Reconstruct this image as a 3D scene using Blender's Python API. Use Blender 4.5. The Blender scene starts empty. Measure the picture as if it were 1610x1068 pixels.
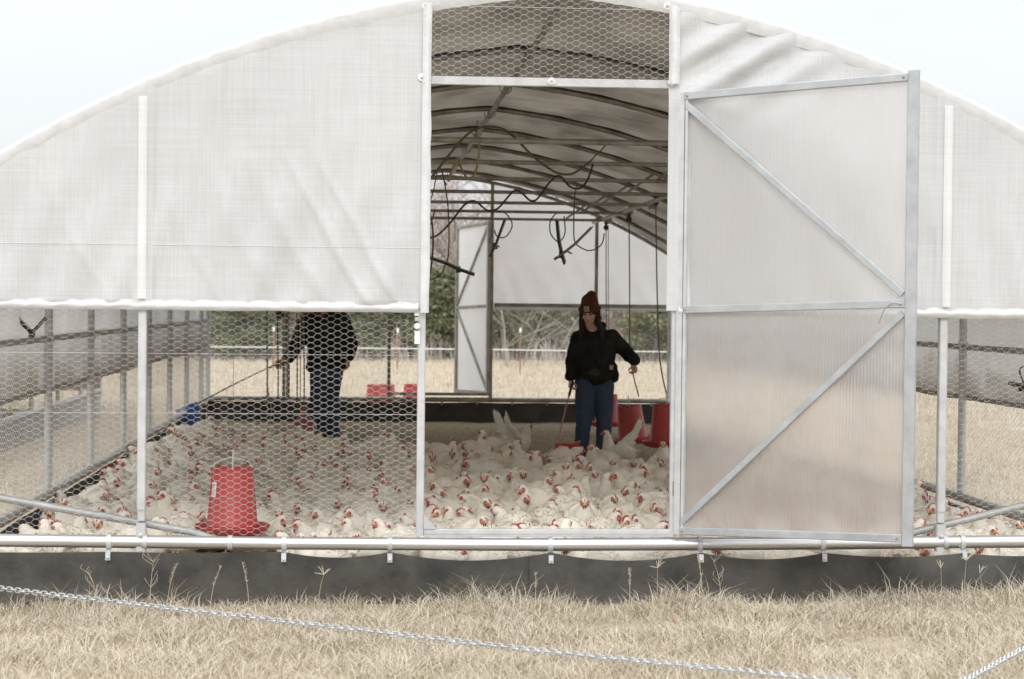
import bpy, math, random
import numpy as np
from mathutils import Vector, Matrix, noise
R = math.radians
random.seed(7); rng = np.random.default_rng(7)
SC = bpy.context.scene
COL = SC.collection

# ------------------------------------------------------------------ camera
CX, CD, CZ = -0.9833, 10.5119, 1.5848
F = 3058.29
ya, pt, ro = R(4.2593), R(-1.0173), R(-0.6006)
_r0 = Vector((math.cos(ya), -math.sin(ya), 0)); _f0 = Vector((math.sin(ya), math.cos(ya), 0)); _z = Vector((0, 0, 1))
FW = _f0*math.cos(pt) + _z*math.sin(pt); _u = -_f0*math.sin(pt) + _z*math.cos(pt)
RT = _r0*math.cos(ro) - _u*math.sin(ro); UP = _r0*math.sin(ro) + _u*math.cos(ro)
cd = bpy.data.cameras.new('camera'); cam = bpy.data.objects.new('camera', cd); COL.objects.link(cam)
m = Matrix((RT, UP, -FW)).transposed().to_4x4(); m.translation = Vector((CX, -CD, CZ)); cam.matrix_world = m
cd.sensor_width = 36; cd.lens = F*36/1610; cd.clip_start = .1; cd.clip_end = 2000
cd.dof.use_dof = True; cd.dof.focus_distance = 12.2; cd.dof.aperture_fstop = 4.0
SC.camera = cam

# ------------------------------------------------------------------ light
W = bpy.data.worlds.new('World'); SC.world = W; W.use_nodes = True
nt = W.node_tree; nt.nodes.clear(); L = nt.links.new
SUN_EL, SUN_AZ = R(36), R(186)
sky = nt.nodes.new('ShaderNodeTexSky'); sky.sky_type = 'NISHITA'; sky.sun_disc = False
sky.sun_elevation = SUN_EL; sky.sun_rotation = SUN_AZ
b1 = nt.nodes.new('ShaderNodeBackground'); b1.inputs[1].default_value = .10; L(sky.outputs[0], b1.inputs[0])
tc = nt.nodes.new('ShaderNodeTexCoord'); mp = nt.nodes.new('ShaderNodeMapping'); mp.inputs['Scale'].default_value = (1.2, 1.2, 4)
L(tc.outputs['Generated'], mp.inputs[0])
nz = nt.nodes.new('ShaderNodeTexNoise'); nz.inputs['Scale'].default_value = 2.2; nz.inputs['Detail'].default_value = 6; L(mp.outputs[0], nz.inputs[0])
cr = nt.nodes.new('ShaderNodeValToRGB'); cr.color_ramp.elements[0].position = .3; cr.color_ramp.elements[1].position = .7
cr.color_ramp.elements[0].color = (.88, .915, .96, 1); cr.color_ramp.elements[1].color = (.99, 1., 1.01, 1); L(nz.outputs[0], cr.inputs[0])
b2 = nt.nodes.new('ShaderNodeBackground'); L(cr.outputs[0], b2.inputs[0])
sp = nt.nodes.new('ShaderNodeSeparateXYZ'); L(tc.outputs['Generated'], sp.inputs[0]); ov = nt.nodes.new('ShaderNodeMapRange'); ov.clamp = True
ov.inputs[1].default_value = 0; ov.inputs[2].default_value = 1; ov.inputs[3].default_value = .655; ov.inputs[4].default_value = 1.85; L(sp.outputs['Z'], ov.inputs[0]); L(ov.outputs[0], b2.inputs[1])
ms = nt.nodes.new('ShaderNodeMixShader'); ms.inputs[0].default_value = .90; L(b1.outputs[0], ms.inputs[1]); L(b2.outputs[0], ms.inputs[2])
wo = nt.nodes.new('ShaderNodeOutputWorld'); L(ms.outputs[0], wo.inputs[0])
sd = bpy.data.lights.new('sun', 'SUN'); sd.energy = 1.0; sd.angle = R(26); sd.color = (1, .985, .965)
so = bpy.data.objects.new('sun', sd); COL.objects.link(so)
# sun stands behind and left of the camera, high
sv = Vector((math.sin(SUN_AZ)*math.cos(SUN_EL), math.cos(SUN_AZ)*math.cos(SUN_EL), math.sin(SUN_EL)))
so.rotation_euler = sv.to_track_quat('Z', 'Y').to_euler()
SC.view_settings.view_transform = 'Standard'; SC.view_settings.look = 'None'; SC.view_settings.exposure = 0.38
SC.view_settings.gamma = 1; SC.view_settings.use_curve_mapping = False
SC.render.engine = 'CYCLES'
SC.cycles.max_bounces = 10; SC.cycles.transparent_max_bounces = 16; SC.cycles.transmission_bounces = 8
SC.cycles.diffuse_bounces = 5

# ------------------------------------------------------------------ materials
def mat(name, col, rough=.6, metal=0., var=None, vscale=5., bump=0., bscale=60., spec=.4, obj_rand=0., coords='Object', stretch=(1, 1, 1), tint_attr=None, trans=0.):
    M = bpy.data.materials.new(name); M.use_nodes = True; t = M.node_tree; l = t.links.new
    p = t.nodes['Principled BSDF']; p.inputs['Roughness'].default_value = rough; p.inputs['Metallic'].default_value = metal
    p.inputs['Specular IOR Level'].default_value = spec
    p.inputs['Base Color'].default_value = (*col, 1); out = t.nodes['Material Output']
    c = t.nodes.new('ShaderNodeTexCoord'); mpn = t.nodes.new('ShaderNodeMapping'); mpn.inputs['Scale'].default_value = stretch
    l(c.outputs[coords], mpn.inputs[0]); src = None
    if var:
        n = t.nodes.new('ShaderNodeTexNoise'); n.inputs['Scale'].default_value = vscale; n.inputs['Detail'].default_value = 7; n.inputs['Roughness'].default_value = .62
        l(mpn.outputs[0], n.inputs[0]); r = t.nodes.new('ShaderNodeValToRGB')
        r.color_ramp.elements[0].position = .35; r.color_ramp.elements[1].position = .68
        r.color_ramp.elements[0].color = (*var, 1); r.color_ramp.elements[1].color = (*col, 1)
        l(n.outputs[0], r.inputs[0]); src = r.outputs[0]
    if tint_attr:
        a = t.nodes.new('ShaderNodeAttribute'); a.attribute_name = tint_attr; r = t.nodes.new('ShaderNodeValToRGB')
        e = r.color_ramp.elements
        cs = tint_cols[name]
        e[0].position = 0; e[0].color = (*cs[0], 1); e[1].position = 1; e[1].color = (*cs[-1], 1)
        for i, cc in enumerate(cs[1:-1]):
            k = e.new((i+1)/(len(cs)-1)); k.color = (*cc, 1)
        l(a.outputs['Fac'], r.inputs[0]); src = r.outputs[0]
    if obj_rand:
        oi = t.nodes.new('ShaderNodeObjectInfo'); hs = t.nodes.new('ShaderNodeHueSaturation')
        mr = t.nodes.new('ShaderNodeMapRange'); mr.inputs[3].default_value = 1-obj_rand; mr.inputs[4].default_value = 1+obj_rand*.6
        l(oi.outputs['Random'], mr.inputs[0]); l(mr.outputs[0], hs.inputs['Value'])
        if src: l(src, hs.inputs['Color'])
        else: hs.inputs['Color'].default_value = (*col, 1)
        src = hs.outputs[0]
    if src: l(src, p.inputs['Base Color'])
    if bump:
        n2 = t.nodes.new('ShaderNodeTexNoise'); n2.inputs['Scale'].default_value = bscale; n2.inputs['Detail'].default_value = 5
        l(mpn.outputs[0], n2.inputs[0]); b = t.nodes.new('ShaderNodeBump'); b.inputs['Strength'].default_value = bump; b.inputs['Distance'].default_value = .01
        l(n2.outputs[0], b.inputs['Height']); l(b.outputs[0], p.inputs['Normal'])
    if trans:
        tr = t.nodes.new('ShaderNodeBsdfTranslucent'); mx = t.nodes.new('ShaderNodeMixShader'); mx.inputs[0].default_value = trans
        if src: l(src, tr.inputs[0])
        else: tr.inputs[0].default_value = (*col, 1)
        l(p.outputs[0], mx.inputs[1]); l(tr.outputs[0], mx.inputs[2]); l(mx.outputs[0], out.inputs[0])
    return M

tint_cols = {
 'straw': [(.36, .295, .215), (.52, .445, .335), (.64, .565, .45), (.72, .655, .54), (.52, .425, .32), (.17, .20, .06)],
 'twig': [(.33, .29, .265), (.47, .42, .385), (.40, .31, .265)],
 'green_leaf': [(.13, .145, .08), (.20, .215, .12), (.26, .27, .16), (.31, .31, .20)],
 'red_leaf': [(.38, .25, .20), (.52, .33, .27), (.46, .36, .30)],
 'feather': [(.42, .33, .21), (.70, .61, .47), (.88, .82, .71), (.93, .89, .81)],
}
def fabric_mat(name, col, dirt, trans, wx=1., dirtlow=None, sheen_weave=.25):
    """woven poly fabric: diffuse + translucent, tape weave as fine relief"""
    M = bpy.data.materials.new(name); M.use_nodes = True; t = M.node_tree; l = t.links.new; t.nodes.clear()
    out = t.nodes.new('ShaderNodeOutputMaterial'); c = t.nodes.new('ShaderNodeTexCoord')
    def nzn(scale, st, det=3):
        mm = t.nodes.new('ShaderNodeMapping'); mm.inputs['Scale'].default_value = st; l(c.outputs['Object'], mm.inputs[0])
        n = t.nodes.new('ShaderNodeTexNoise'); n.inputs['Scale'].default_value = scale; n.inputs['Detail'].default_value = det; l(mm.outputs[0], n.inputs[0]); return n.outputs[0]
    v = nzn(110, (1, 1, .015)); h = nzn(110, (.015, .015, 1)); big = nzn(1.6, (1, .4, 1), 6)
    ad = t.nodes.new('ShaderNodeMath'); ad.operation = 'ADD'; l(v, ad.inputs[0]); l(h, ad.inputs[1])
    mr = t.nodes.new('ShaderNodeMapRange'); l(ad.outputs[0], mr.inputs[0]); mr.inputs[1].default_value = .7; mr.inputs[2].default_value = 1.3
    mr.inputs[3].default_value = 1-sheen_weave; mr.inputs[4].default_value = 1
    rp = t.nodes.new('ShaderNodeValToRGB'); rp.color_ramp.elements[0].position = .38; rp.color_ramp.elements[1].position = .62
    rp.color_ramp.elements[0].color = (*dirt, 1); rp.color_ramp.elements[1].color = (*col, 1); l(big, rp.inputs[0])
    src = rp.outputs[0]
    if dirtlow:
        sx = t.nodes.new('ShaderNodeSeparateXYZ'); l(c.outputs['Object'], sx.inputs[0])
        n3 = nzn(4, (1, 1, 1.6), 6); a2 = t.nodes.new('ShaderNodeMath'); a2.operation = 'MULTIPLY_ADD'; l(n3, a2.inputs[0]); a2.inputs[1].default_value = .55; l(sx.outputs['Z'], a2.inputs[2])
        m3 = t.nodes.new('ShaderNodeMapRange'); l(a2.outputs[0], m3.inputs[0]); m3.inputs[1].default_value = dirtlow; m3.inputs[2].default_value = dirtlow+.35; m3.inputs[3].default_value = 1; m3.inputs[4].default_value = 0
        mx3 = t.nodes.new('ShaderNodeMixRGB'); l(m3.outputs[0], mx3.inputs[0]); l(src, mx3.inputs[1]); mx3.inputs[2].default_value = (.34, .29, .24, 1); src = mx3.outputs[0]
    mu = t.nodes.new('ShaderNodeMixRGB'); mu.blend_type = 'MULTIPLY'; mu.inputs[0].default_value = 1; l(src, mu.inputs[1]); l(mr.outputs[0], mu.inputs[2])
    df = t.nodes.new('ShaderNodeBsdfPrincipled'); df.inputs['Roughness'].default_value = .55; df.inputs['Specular IOR Level'].default_value = .35; l(mu.outputs[0], df.inputs['Base Color'])
    b = t.nodes.new('ShaderNodeBump'); b.inputs['Strength'].default_value = .25; b.inputs['Distance'].default_value = .002; l(ad.outputs[0], b.inputs['Height'])
    n4 = nzn(7, (1.6, 1, .7), 5); b2 = t.nodes.new('ShaderNodeBump'); b2.inputs['Strength'].default_value = .35; b2.inputs['Distance'].default_value = .02
    l(n4, b2.inputs['Height']); l(b.outputs[0], b2.inputs['Normal']); l(b2.outputs[0], df.inputs['Normal'])
    tr = t.nodes.new('ShaderNodeBsdfTranslucent'); l(mu.outputs[0], tr.inputs[0])
    mx = t.nodes.new('ShaderNodeMixShader'); mx.inputs[0].default_value = trans; l(df.outputs[0], mx.inputs[1]); l(tr.outputs[0], mx.inputs[2]); l(mx.outputs[0], out.inputs[0])
    return M

GALV = mat('galvanised', (.62, .63, .64), .42, .75, (.42, .43, .44), 14, .12, 90)
GALVW = mat('pale_galvanised', (.68, .685, .69), .45, .25, (.54, .545, .55), 9, .08, 60)
BRIGHT = mat('bright_pipe', (.86, .86, .86), .30, .80, (.70, .70, .70), 6, .06, 40, stretch=(.2, 1, 1))
DULL = mat('weathered_steel', (.47, .45, .40), .5, .55, (.26, .235, .20), 6, .15, 80)
DOORM = mat('door_tube', (.56, .58, .60), .45, .45, (.44, .455, .47), 9, .08, 60)
WIRE = mat('wire_zinc', (.74, .73, .70), .5, .3)
FAB = fabric_mat('end_fabric', (.80, .805, .81), (.75, .755, .762), .25, sheen_weave=.13)
LITSTRIP = fabric_mat('lit_strip_fabric', (.90, .90, .90), (.86, .86, .86), .18, sheen_weave=.08)  # lighter copy of the end fabric, paints the light showing over the posts
BACKF = fabric_mat('back_fabric', (.95, .945, .95), (.90, .89, .90), .58, sheen_weave=.06)
ROOF = fabric_mat('roof_fabric', (.31, .272, .222), (.16, .137, .108), .34, sheen_weave=.1)
STRIP = mat('dark_strip', (.05, .045, .04), .9)
ZINC = mat('dull_zinc_pipe', (.47, .47, .46), .55, .35, (.36, .36, .35), 10, .1, 70)
SIDE = fabric_mat('side_fabric', (.84, .84, .845), (.75, .745, .74), .52, dirtlow=1.22, sheen_weave=.12)
HEM = mat('hem_white', (.78, .785, .79), .55, 0, (.68, .685, .69), 12, .3, 30, trans=.1)
RUBBER = mat('black_belting', (.032, .031, .029), .6, 0, (.085, .078, .068), 4.5, .3, 30)
def muddy(M, z0, z1, col):
    t = M.node_tree; l = t.links.new; p = t.nodes['Principled BSDF']; old = p.inputs['Base Color'].links[0].from_socket
    g_ = t.nodes.new('ShaderNodeNewGeometry'); sx = t.nodes.new('ShaderNodeSeparateXYZ'); l(g_.outputs['Position'], sx.inputs[0]); n = t.nodes.new('ShaderNodeTexNoise'); n.inputs['Scale'].default_value = 7; n.inputs['Detail'].default_value = 10; n.inputs['Roughness'].default_value = .75; l(g_.outputs['Position'], n.inputs[0])
    a = t.nodes.new('ShaderNodeMath'); a.operation = 'MULTIPLY_ADD'; l(n.outputs[0], a.inputs[0]); a.inputs[1].default_value = -.42; l(sx.outputs['Z'], a.inputs[2])
    m_ = t.nodes.new('ShaderNodeMapRange'); l(a.outputs[0], m_.inputs[0]); m_.inputs[1].default_value = z0; m_.inputs[2].default_value = z1; m_.inputs[3].default_value = .6; m_.inputs[4].default_value = 0
    x = t.nodes.new('ShaderNodeMixRGB'); l(m_.outputs[0], x.inputs[0]); l(old, x.inputs[1]); x.inputs[2].default_value = (*col, 1); l(x.outputs[0], p.inputs['Base Color'])
muddy(RUBBER, -.22, -.08, (.10, .088, .07))
RED = mat('red_plastic', (.55, .045, .045), .38, 0, (.42, .085, .075), 7, .05, 30, obj_rand=.08)
REDP = mat('faded_red_plastic', (.50, .040, .040), .45, 0, (.42, .085, .075), 6, .05, 30)
BLUE = mat('blue_plastic', (.035, .09, .36), .45, 0, (.05, .11, .30), 9)
WHITEP = mat('white_plastic', (.85, .85, .83), .4)
LBL = mat('label_paper', (.78, .78, .76), .6); INK = mat('label_ink', (.12, .08, .08), .6)
BLACKH = mat('black_hose', (.035, .033, .03), .5); BROWNH = mat('brown_hose', (.13, .10, .065), .6)
TANR = mat('tan_rope', (.34, .26, .15), .8); CORD = mat('grey_cord', (.16, .15, .14), .8)
ROD = mat('rod', (.10, .09, .085), .5); RODP = mat('pink_rod', (.46, .22, .19), .5)
CHAINM = mat('chain_zinc', (.74, .75, .76), .34, .85, (.55, .56, .57), 30)
HOOD = mat('black_fleece', (.016, .016, .017), .95, 0, (.036, .033, .030), 6, .7, 30, spec=.1)
DIRTY = mat('dirty_cloth', (.045, .036, .022), .95)
JEAN = mat('denim', (.045, .070, .130), .9, 0, (.075, .092, .135), 9, .4, 60, spec=.1)
SKIN = mat('skin', (.70, .48, .385), .55, 0, (.64, .41, .32), 9)
HAIR = mat('brown_hair', (.038, .021, .014), .7, 0, (.028, .015, .01), 40, .4, 90)
BEAN = mat('rust_knit', (.13, .054, .034), .95, 0, (.09, .038, .024), 22, .6, 140, spec=.1)
PATCH = mat('patch_cream', (.55, .47, .36), .9); PATCHO = mat('patch_orange', (.42, .12, .03), .9)
BOOT = mat('boot', (.025, .020, .016), .7); GLOVE = mat('tan_glove', (.66, .40, .11), .85, 0, (.52, .30, .08), 14, .3)
EYE = mat('eye', (.02, .015, .01), .25); LIP = mat('lip', (.36, .12, .10), .5)
FEATH = mat('feather', (.8, .75, .65), .85, 0, tint_attr='tint', obj_rand=.10, spec=.15, trans=.12)
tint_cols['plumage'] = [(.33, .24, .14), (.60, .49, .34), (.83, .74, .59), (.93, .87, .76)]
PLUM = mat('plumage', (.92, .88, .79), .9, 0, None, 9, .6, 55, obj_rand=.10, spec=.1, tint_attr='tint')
COMB = mat('comb_red', (.50, .055, .05), .5, 0, (.40, .07, .06), 40, .3, 80, obj_rand=.15)
FACE = mat('face_pink', (.70, .30, .25), .6, 0, (.56, .15, .13), 60, .4, 90, obj_rand=.15)
BEAK = mat('beak_yellow', (.66, .50, .28), .5); LEGM = mat('leg_yellow', (.62, .45, .30), .6)
STRAW = mat('straw', (.5, .4, .3), .8, 0, tint_attr='tint', spec=.15, trans=.15)
TWIG = mat('twig', (.3, .26, .23), .9, 0, tint_attr='tint', spec=.1)
PALEB = mat('pale_bark', (.36, .33, .30), .9)
GLEAF = mat('green_leaf', (.1, .13, .05), .8, 0, tint_attr='tint', spec=.2, trans=.2, obj_rand=.12)
RLEAF = mat('red_leaf', (.3, .17, .12), .8, 0, tint_attr='tint', spec=.1, trans=.2, obj_rand=.12)
BARK = mat('grey_bark', (.30, .27, .24), .9, 0, (.19, .17, .15), 6, .5, 20)
FIELD = mat('field', (.53, .455, .35), .95, 0, (.34, .28, .205), 1.3, .8, 14, spec=.1)
LITTER = mat('litter', (.42, .35, .25), .95, 0, (.25, .195, .13), 11, 1., 50, spec=.1)

def polycarb():
    M = bpy.data.materials.new('twinwall_polycarbonate'); M.use_nodes = True; t = M.node_tree; l = t.links.new; t.nodes.clear()
    out = t.nodes.new('ShaderNodeOutputMaterial'); c = t.nodes.new('ShaderNodeTexCoord')
    w = t.nodes.new('ShaderNodeTexWave'); w.wave_type = 'BANDS'; w.bands_direction = 'X'; w.inputs['Scale'].default_value = 18; w.inputs['Distortion'].default_value = 0
    l(c.outputs['Object'], w.inputs[0])
    n = t.nodes.new('ShaderNodeTexNoise'); n.inputs['Scale'].default_value = 2.2; n.inputs['Detail'].default_value = 6; l(c.outputs['Object'], n.inputs[0])
    r = t.nodes.new('ShaderNodeValToRGB'); r.color_ramp.elements[0].position = .35; r.color_ramp.elements[1].position = .65
    r.color_ramp.elements[0].color = (.775, .76, .75, 1); r.color_ramp.elements[1].color = (.83, .83, .835, 1); l(n.outputs[0], r.inputs[0])
    sx = t.nodes.new('ShaderNodeSeparateXYZ'); l(c.outputs['Object'], sx.inputs[0]); n5 = t.nodes.new('ShaderNodeTexNoise'); n5.inputs['Scale'].default_value = 9; n5.inputs['Detail'].default_value = 9; n5.inputs['Roughness'].default_value = .7; l(c.outputs['Object'], n5.inputs[0])
    ma = t.nodes.new('ShaderNodeMath'); ma.operation = 'MULTIPLY_ADD'; l(n5.outputs[0], ma.inputs[0]); ma.inputs[1].default_value = -3.4; l(sx.outputs['Z'], ma.inputs[2])
    mz = t.nodes.new('ShaderNodeMapRange'); l(ma.outputs[0], mz.inputs[0]); mz.inputs[1].default_value = -1.5; mz.inputs[2].default_value = -.2; mz.inputs[3].default_value = .75; mz.inputs[4].default_value = 0
    md = t.nodes.new('ShaderNodeMixRGB'); l(mz.outputs[0], md.inputs[0]); l(r.outputs[0], md.inputs[1]); md.inputs[2].default_value = (.62, .52, .465, 1); r = md
    d = t.nodes.new('ShaderNodeBsdfDiffuse'); l(r.outputs[0], d.inputs[0])
    tl = t.nodes.new('ShaderNodeBsdfTranslucent'); l(r.outputs[0], tl.inputs[0])
    rf = t.nodes.new('ShaderNodeBsdfRefraction'); rf.inputs['Roughness'].default_value = .34; rf.inputs['IOR'].default_value = 1.12; rf.inputs[0].default_value = (.93, .915, .91, 1)
    gl = t.nodes.new('ShaderNodeBsdfGlossy'); gl.inputs['Roughness'].default_value = .25
    b = t.nodes.new('ShaderNodeBump'); b.inputs['Strength'].default_value = .25; b.inputs['Distance'].default_value = .003; l(w.outputs['Fac'], b.inputs['Height'])
    for s in (d, rf, gl): l(b.outputs[0], s.inputs['Normal'])
    m1 = t.nodes.new('ShaderNodeMixShader'); m1.inputs[0].default_value = .32; l(d.outputs[0], m1.inputs[1]); l(tl.outputs[0], m1.inputs[2])
    m2 = t.nodes.new('ShaderNodeMixShader'); mr = t.nodes.new('ShaderNodeMapRange'); mr.inputs[3].default_value = .50; mr.inputs[4].default_value = .68; l(w.outputs['Fac'], mr.inputs[0]); l(mr.outputs[0], m2.inputs[0])
    l(m1.outputs[0], m2.inputs[1]); l(rf.outputs[0], m2.inputs[2])
    m3 = t.nodes.new('ShaderNodeMixShader'); m3.inputs[0].default_value = .05; l(m2.outputs[0], m3.inputs[1]); l(gl.outputs[0], m3.inputs[2]); l(m3.outputs[0], out.inputs[0])
    return M
POLY = polycarb()

# ------------------------------------------------------------------ helpers
def at(x, y, Y):
    """world point seen at photo pixel (x,y) lying in the plane Y"""
    d = FW*F + RT*(x-805) + UP*(534-y); t = (Y+CD)/d.y
    return Vector((CX, -CD, CZ)) + d*t
def atD(x, y, D): return at(x, y, D-CD)
def spline(pts, n=8):
    P = [Vector(p) for p in pts]; out = []
    for i in range(len(P)-1):
        a = P[max(i-1, 0)]; b = P[i]; c = P[i+1]; d = P[min(i+2, len(P)-1)]
        for k in range(n):
            t = k/n; out.append(.5*((2*b)+(c-a)*t+(2*a-5*b+4*c-d)*t*t+(3*b-a-3*c+d)*t**3))
    out.append(P[-1]); return out
class MB:
    def __init__(s): s.v = []; s.f = []; s.a = []; s.mi = []; s.cm = 0
    def add(s, vs, fs, tint=None):
        o = len(s.v); s.v += [tuple(v) for v in vs]; s.f += [tuple(i+o for i in f) for f in fs]
        s.a += [tint if tint is not None else 0.]*len(vs); s.mi += [s.cm]*len(fs)
    def box(s, c, d, M=None):
        c = Vector(c); h = Vector(d)/2; vs = []
        for x in (-1, 1):
            for y in (-1, 1):
                for z in (-1, 1):
                    p = Vector((x*h.x, y*h.y, z*h.z)); vs.append((M @ p if M else p)+c)
        s.add(vs, [(0, 1, 3, 2), (4, 6, 7, 5), (0, 4, 5, 1), (2, 3, 7, 6), (0, 2, 6, 4), (1, 5, 7, 3)])
    def bar(s, a, b, w, h, up=(0, 0, 1), bev=.12):
        """rectangular tube a-b with chamfered corners"""
        a = Vector(a); b = Vector(b); t = (b-a).normalized(); u = Vector(up); sd = t.cross(u)
        if sd.length < 1e-3: sd = t.cross(Vector((0, 1, 0)))
        sd.normalize(); u = sd.cross(t).normalized(); w /= 2; h /= 2; e = min(w, h)*2*bev
        pr = [(w, h-e), (w-e, h), (-w+e, h), (-w, h-e), (-w, -h+e), (-w+e, -h), (w-e, -h), (w, -h+e)]
        vs = [a+sd*x+u*y for x, y in pr]+[b+sd*x+u*y for x, y in pr]
        fs = [(i, (i+1) % 8, 8+(i+1) % 8, 8+i) for i in range(8)]+[tuple(range(7, -1, -1)), tuple(range(8, 16))]
        s.add(vs, fs)
    def tube(s, pts, r, n=8, tint=None, cap=True):
        P = [Vector(p) for p in pts]; m = len(P)
        if not hasattr(r, '__len__'): r = [r]*m
        up = None; vs = []
        for i in range(m):
            t = (P[min(i+1, m-1)]-P[max(i-1, 0)])
            if t.length < 1e-9: t = Vector((0, 0, 1))
            t.normalize()
            if up is None:
                up = Vector((0, 0, 1)) if abs(t.z) < .9 else Vector((1, 0, 0))
            sd = t.cross(up)
            if sd.length < 1e-4: sd = t.cross(Vector((0, 1, .1)))
            sd.normalize(); up = sd.cross(t).normalized()
            for k in range(n):
                a = 2*math.pi*k/n; vs.append(P[i]+(sd*math.cos(a)+up*math.sin(a))*r[i])
        fs = [(i*n+k, i*n+(k+1) % n, (i+1)*n+(k+1) % n, (i+1)*n+k) for i in range(m-1) for k in range(n)]
        if cap: fs += [tuple(range(n-1, -1, -1)), tuple(range((m-1)*n, m*n))]
        s.add(vs, fs, tint)
    def lathe(s, prof, c=(0, 0, 0), n=24, M=None, capb=True, capt=True):
        vs = []; c = Vector(c)
        for r, z in prof:
            for k in range(n):
                a = 2*math.pi*k/n; p = Vector((r*math.cos(a), r*math.sin(a), z)); vs.append((M @ p if M else p)+c)
        m = len(prof); fs = [(i*n+k, i*n+(k+1) % n, (i+1)*n+(k+1) % n, (i+1)*n+k) for i in range(m-1) for k in range(n)]
        if capb: fs.append(tuple(range(n-1, -1, -1)))
        if capt: fs.append(tuple(range((m-1)*n, m*n)))
        s.add(vs, fs)
    def ell(s, c, r, n=10, m=7, M=None):
        prof = [(max(1e-4, math.sin(math.pi*i/m)), -math.cos(math.pi*i/m)) for i in range(m+1)]
        vs = []; c = Vector(c); 
        for a, z in prof:
            for k in range(n):
                t = 2*math.pi*k/n; p = Vector((a*math.cos(t)*r[0], a*math.sin(t)*r[1], z*r[2])); vs.append((M @ p if M else p)+c)
        fs = [(i*n+k, i*n+(k+1) % n, (i+1)*n+(k+1) % n, (i+1)*n+k) for i in range(m) for k in range(n)]
        s.add(vs, fs)
    def grid(s, fn, nu, nv, tint=None):
        vs = [fn(i/nu, j/nv) for j in range(nv+1) for i in range(nu+1)]
        fs = [(j*(nu+1)+i, j*(nu+1)+i+1, (j+1)*(nu+1)+i+1, (j+1)*(nu+1)+i) for j in range(nv) for i in range(nu)]
        s.add(vs, fs, tint)
    def mesh(s, name, mats, smooth=True):
        me = bpy.data.meshes.new(name); me.from_pydata(s.v, [], s.f); 
        for q in (mats if isinstance(mats, (list, tuple)) else [mats]): me.materials.append(q)
        if smooth:
            me.polygons.foreach_set('use_smooth', [True]*len(s.f))
            me.set_sharp_from_angle(angle=R(38)) if smooth != 'all' else None
        if any(s.mi): me.polygons.foreach_set('material_index', s.mi)
        at_ = me.attributes.new('tint', 'FLOAT', 'POINT'); at_.data.foreach_set('value', s.a)
        me.update(); return me
    def build(s, name, mats, parent=None, smooth=True, **kw):
        o = bpy.data.objects.new(name, s.mesh(name, mats, smooth)); COL.objects.link(o)
        if parent: o.parent = parent
        for k, v in kw.items(): o[k] = v
        return o
def tag(o, label, cat, group=None):
    o['label'] = label; o['category'] = cat
    if group: o['group'] = group
    return o
def thing(name, label, cat, loc=(0, 0, 0), group=None):
    o = bpy.data.objects.new(name, None); COL.objects.link(o); o.location = loc; o.empty_display_size = .1
    return tag(o, label, cat, group)
def npmesh(name, V, Fc, mats, tint=None, smooth=False):
    me = bpy.data.meshes.new(name); k = Fc.shape[1]
    me.vertices.add(len(V)); me.vertices.foreach_set('co', V.astype(np.float32).ravel())
    me.loops.add(Fc.size); me.loops.foreach_set('vertex_index', Fc.astype(np.int32).ravel())
    me.polygons.add(len(Fc)); me.polygons.foreach_set('loop_start', np.arange(0, Fc.size, k, dtype=np.int32))
    me.materials.append(mats)
    if tint is not None:
        a = me.attributes.new('tint', 'FLOAT', 'POINT'); a.data.foreach_set('value', tint.astype(np.float32))
    me.update(calc_edges=True); 
    if smooth: me.polygons.foreach_set('use_smooth', [True]*len(Fc))
    return me

# ------------------------------------------------------------------ dimensions
RZ = .29; HW = 3.08; LEN = 15.48; MZ = 1.568; LZ = 2.79; XC = .03
BAYS = [2.518+1.977*k for k in range(7)]
def arch(x):
    x = abs(x-XC); return 3.335-.085*x-.072*x*x-.0035*x**3

# ------------------------------------------------------------------ ground
def gz(x, y):
    if abs(x) < 4 and -1 < y < 17: f = min(1, max(0, max(abs(x)-3.0, -y, y-15.6)/1.))
    else: f = 1
    n = noise.noise(Vector((x*.35, y*.35, 0)))*.03 + noise.noise(Vector((x*.06, y*.06, 3)))*.10
    near = math.exp(-((x-2.35)**2)/.25-((y+.45)**2)/.12)*.06 - math.exp(-((x+2.9)**2)/.8-((y+.2)**2)/.3)*.03
    return n*f-.01+near-.028*math.exp(-(y+.1)**2/.5)*(1 if y < .1 else 0)
def axis(lo, hi, core0, core1, step, grow=1.35):
    a = list(np.arange(core0, core1+1e-6, step)); s = step; x = core0
    while x > lo: s *= grow; x -= s; a.insert(0, x)
    s = step; x = core1
    while x < hi: s *= grow; x += s; a.append(x)
    return a
gx = axis(-700, 700, -7, 7, .22); gy = axis(-60, 1200, -5, 18, .22)
g = MB(); nx = len(gx)
g.v = [(x, y, gz(x, y) if abs(x) < 200 and -40 < y < 300 else 0) for y in gy for x in gx]; g.a = [0.]*len(g.v)
g.f = [(j*nx+i, j*nx+i+1, (j+1)*nx+i+1, (j+1)*nx+i) for j in range(len(gy)-1) for i in range(nx-1)]; g.mi = [0]*len(g.f)
g.build('ground', FIELD, kind='structure')
g = MB(); g.grid(lambda u, v: Vector((-3.05+6.1*u, .02+15.4*v, .012+.012*noise.noise(Vector((u*18, v*46, 1)))+.02*noise.noise(Vector((u*5, v*12, 4))))), 60, 150)
g.build('litter_floor', LITTER, kind='structure')

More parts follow.
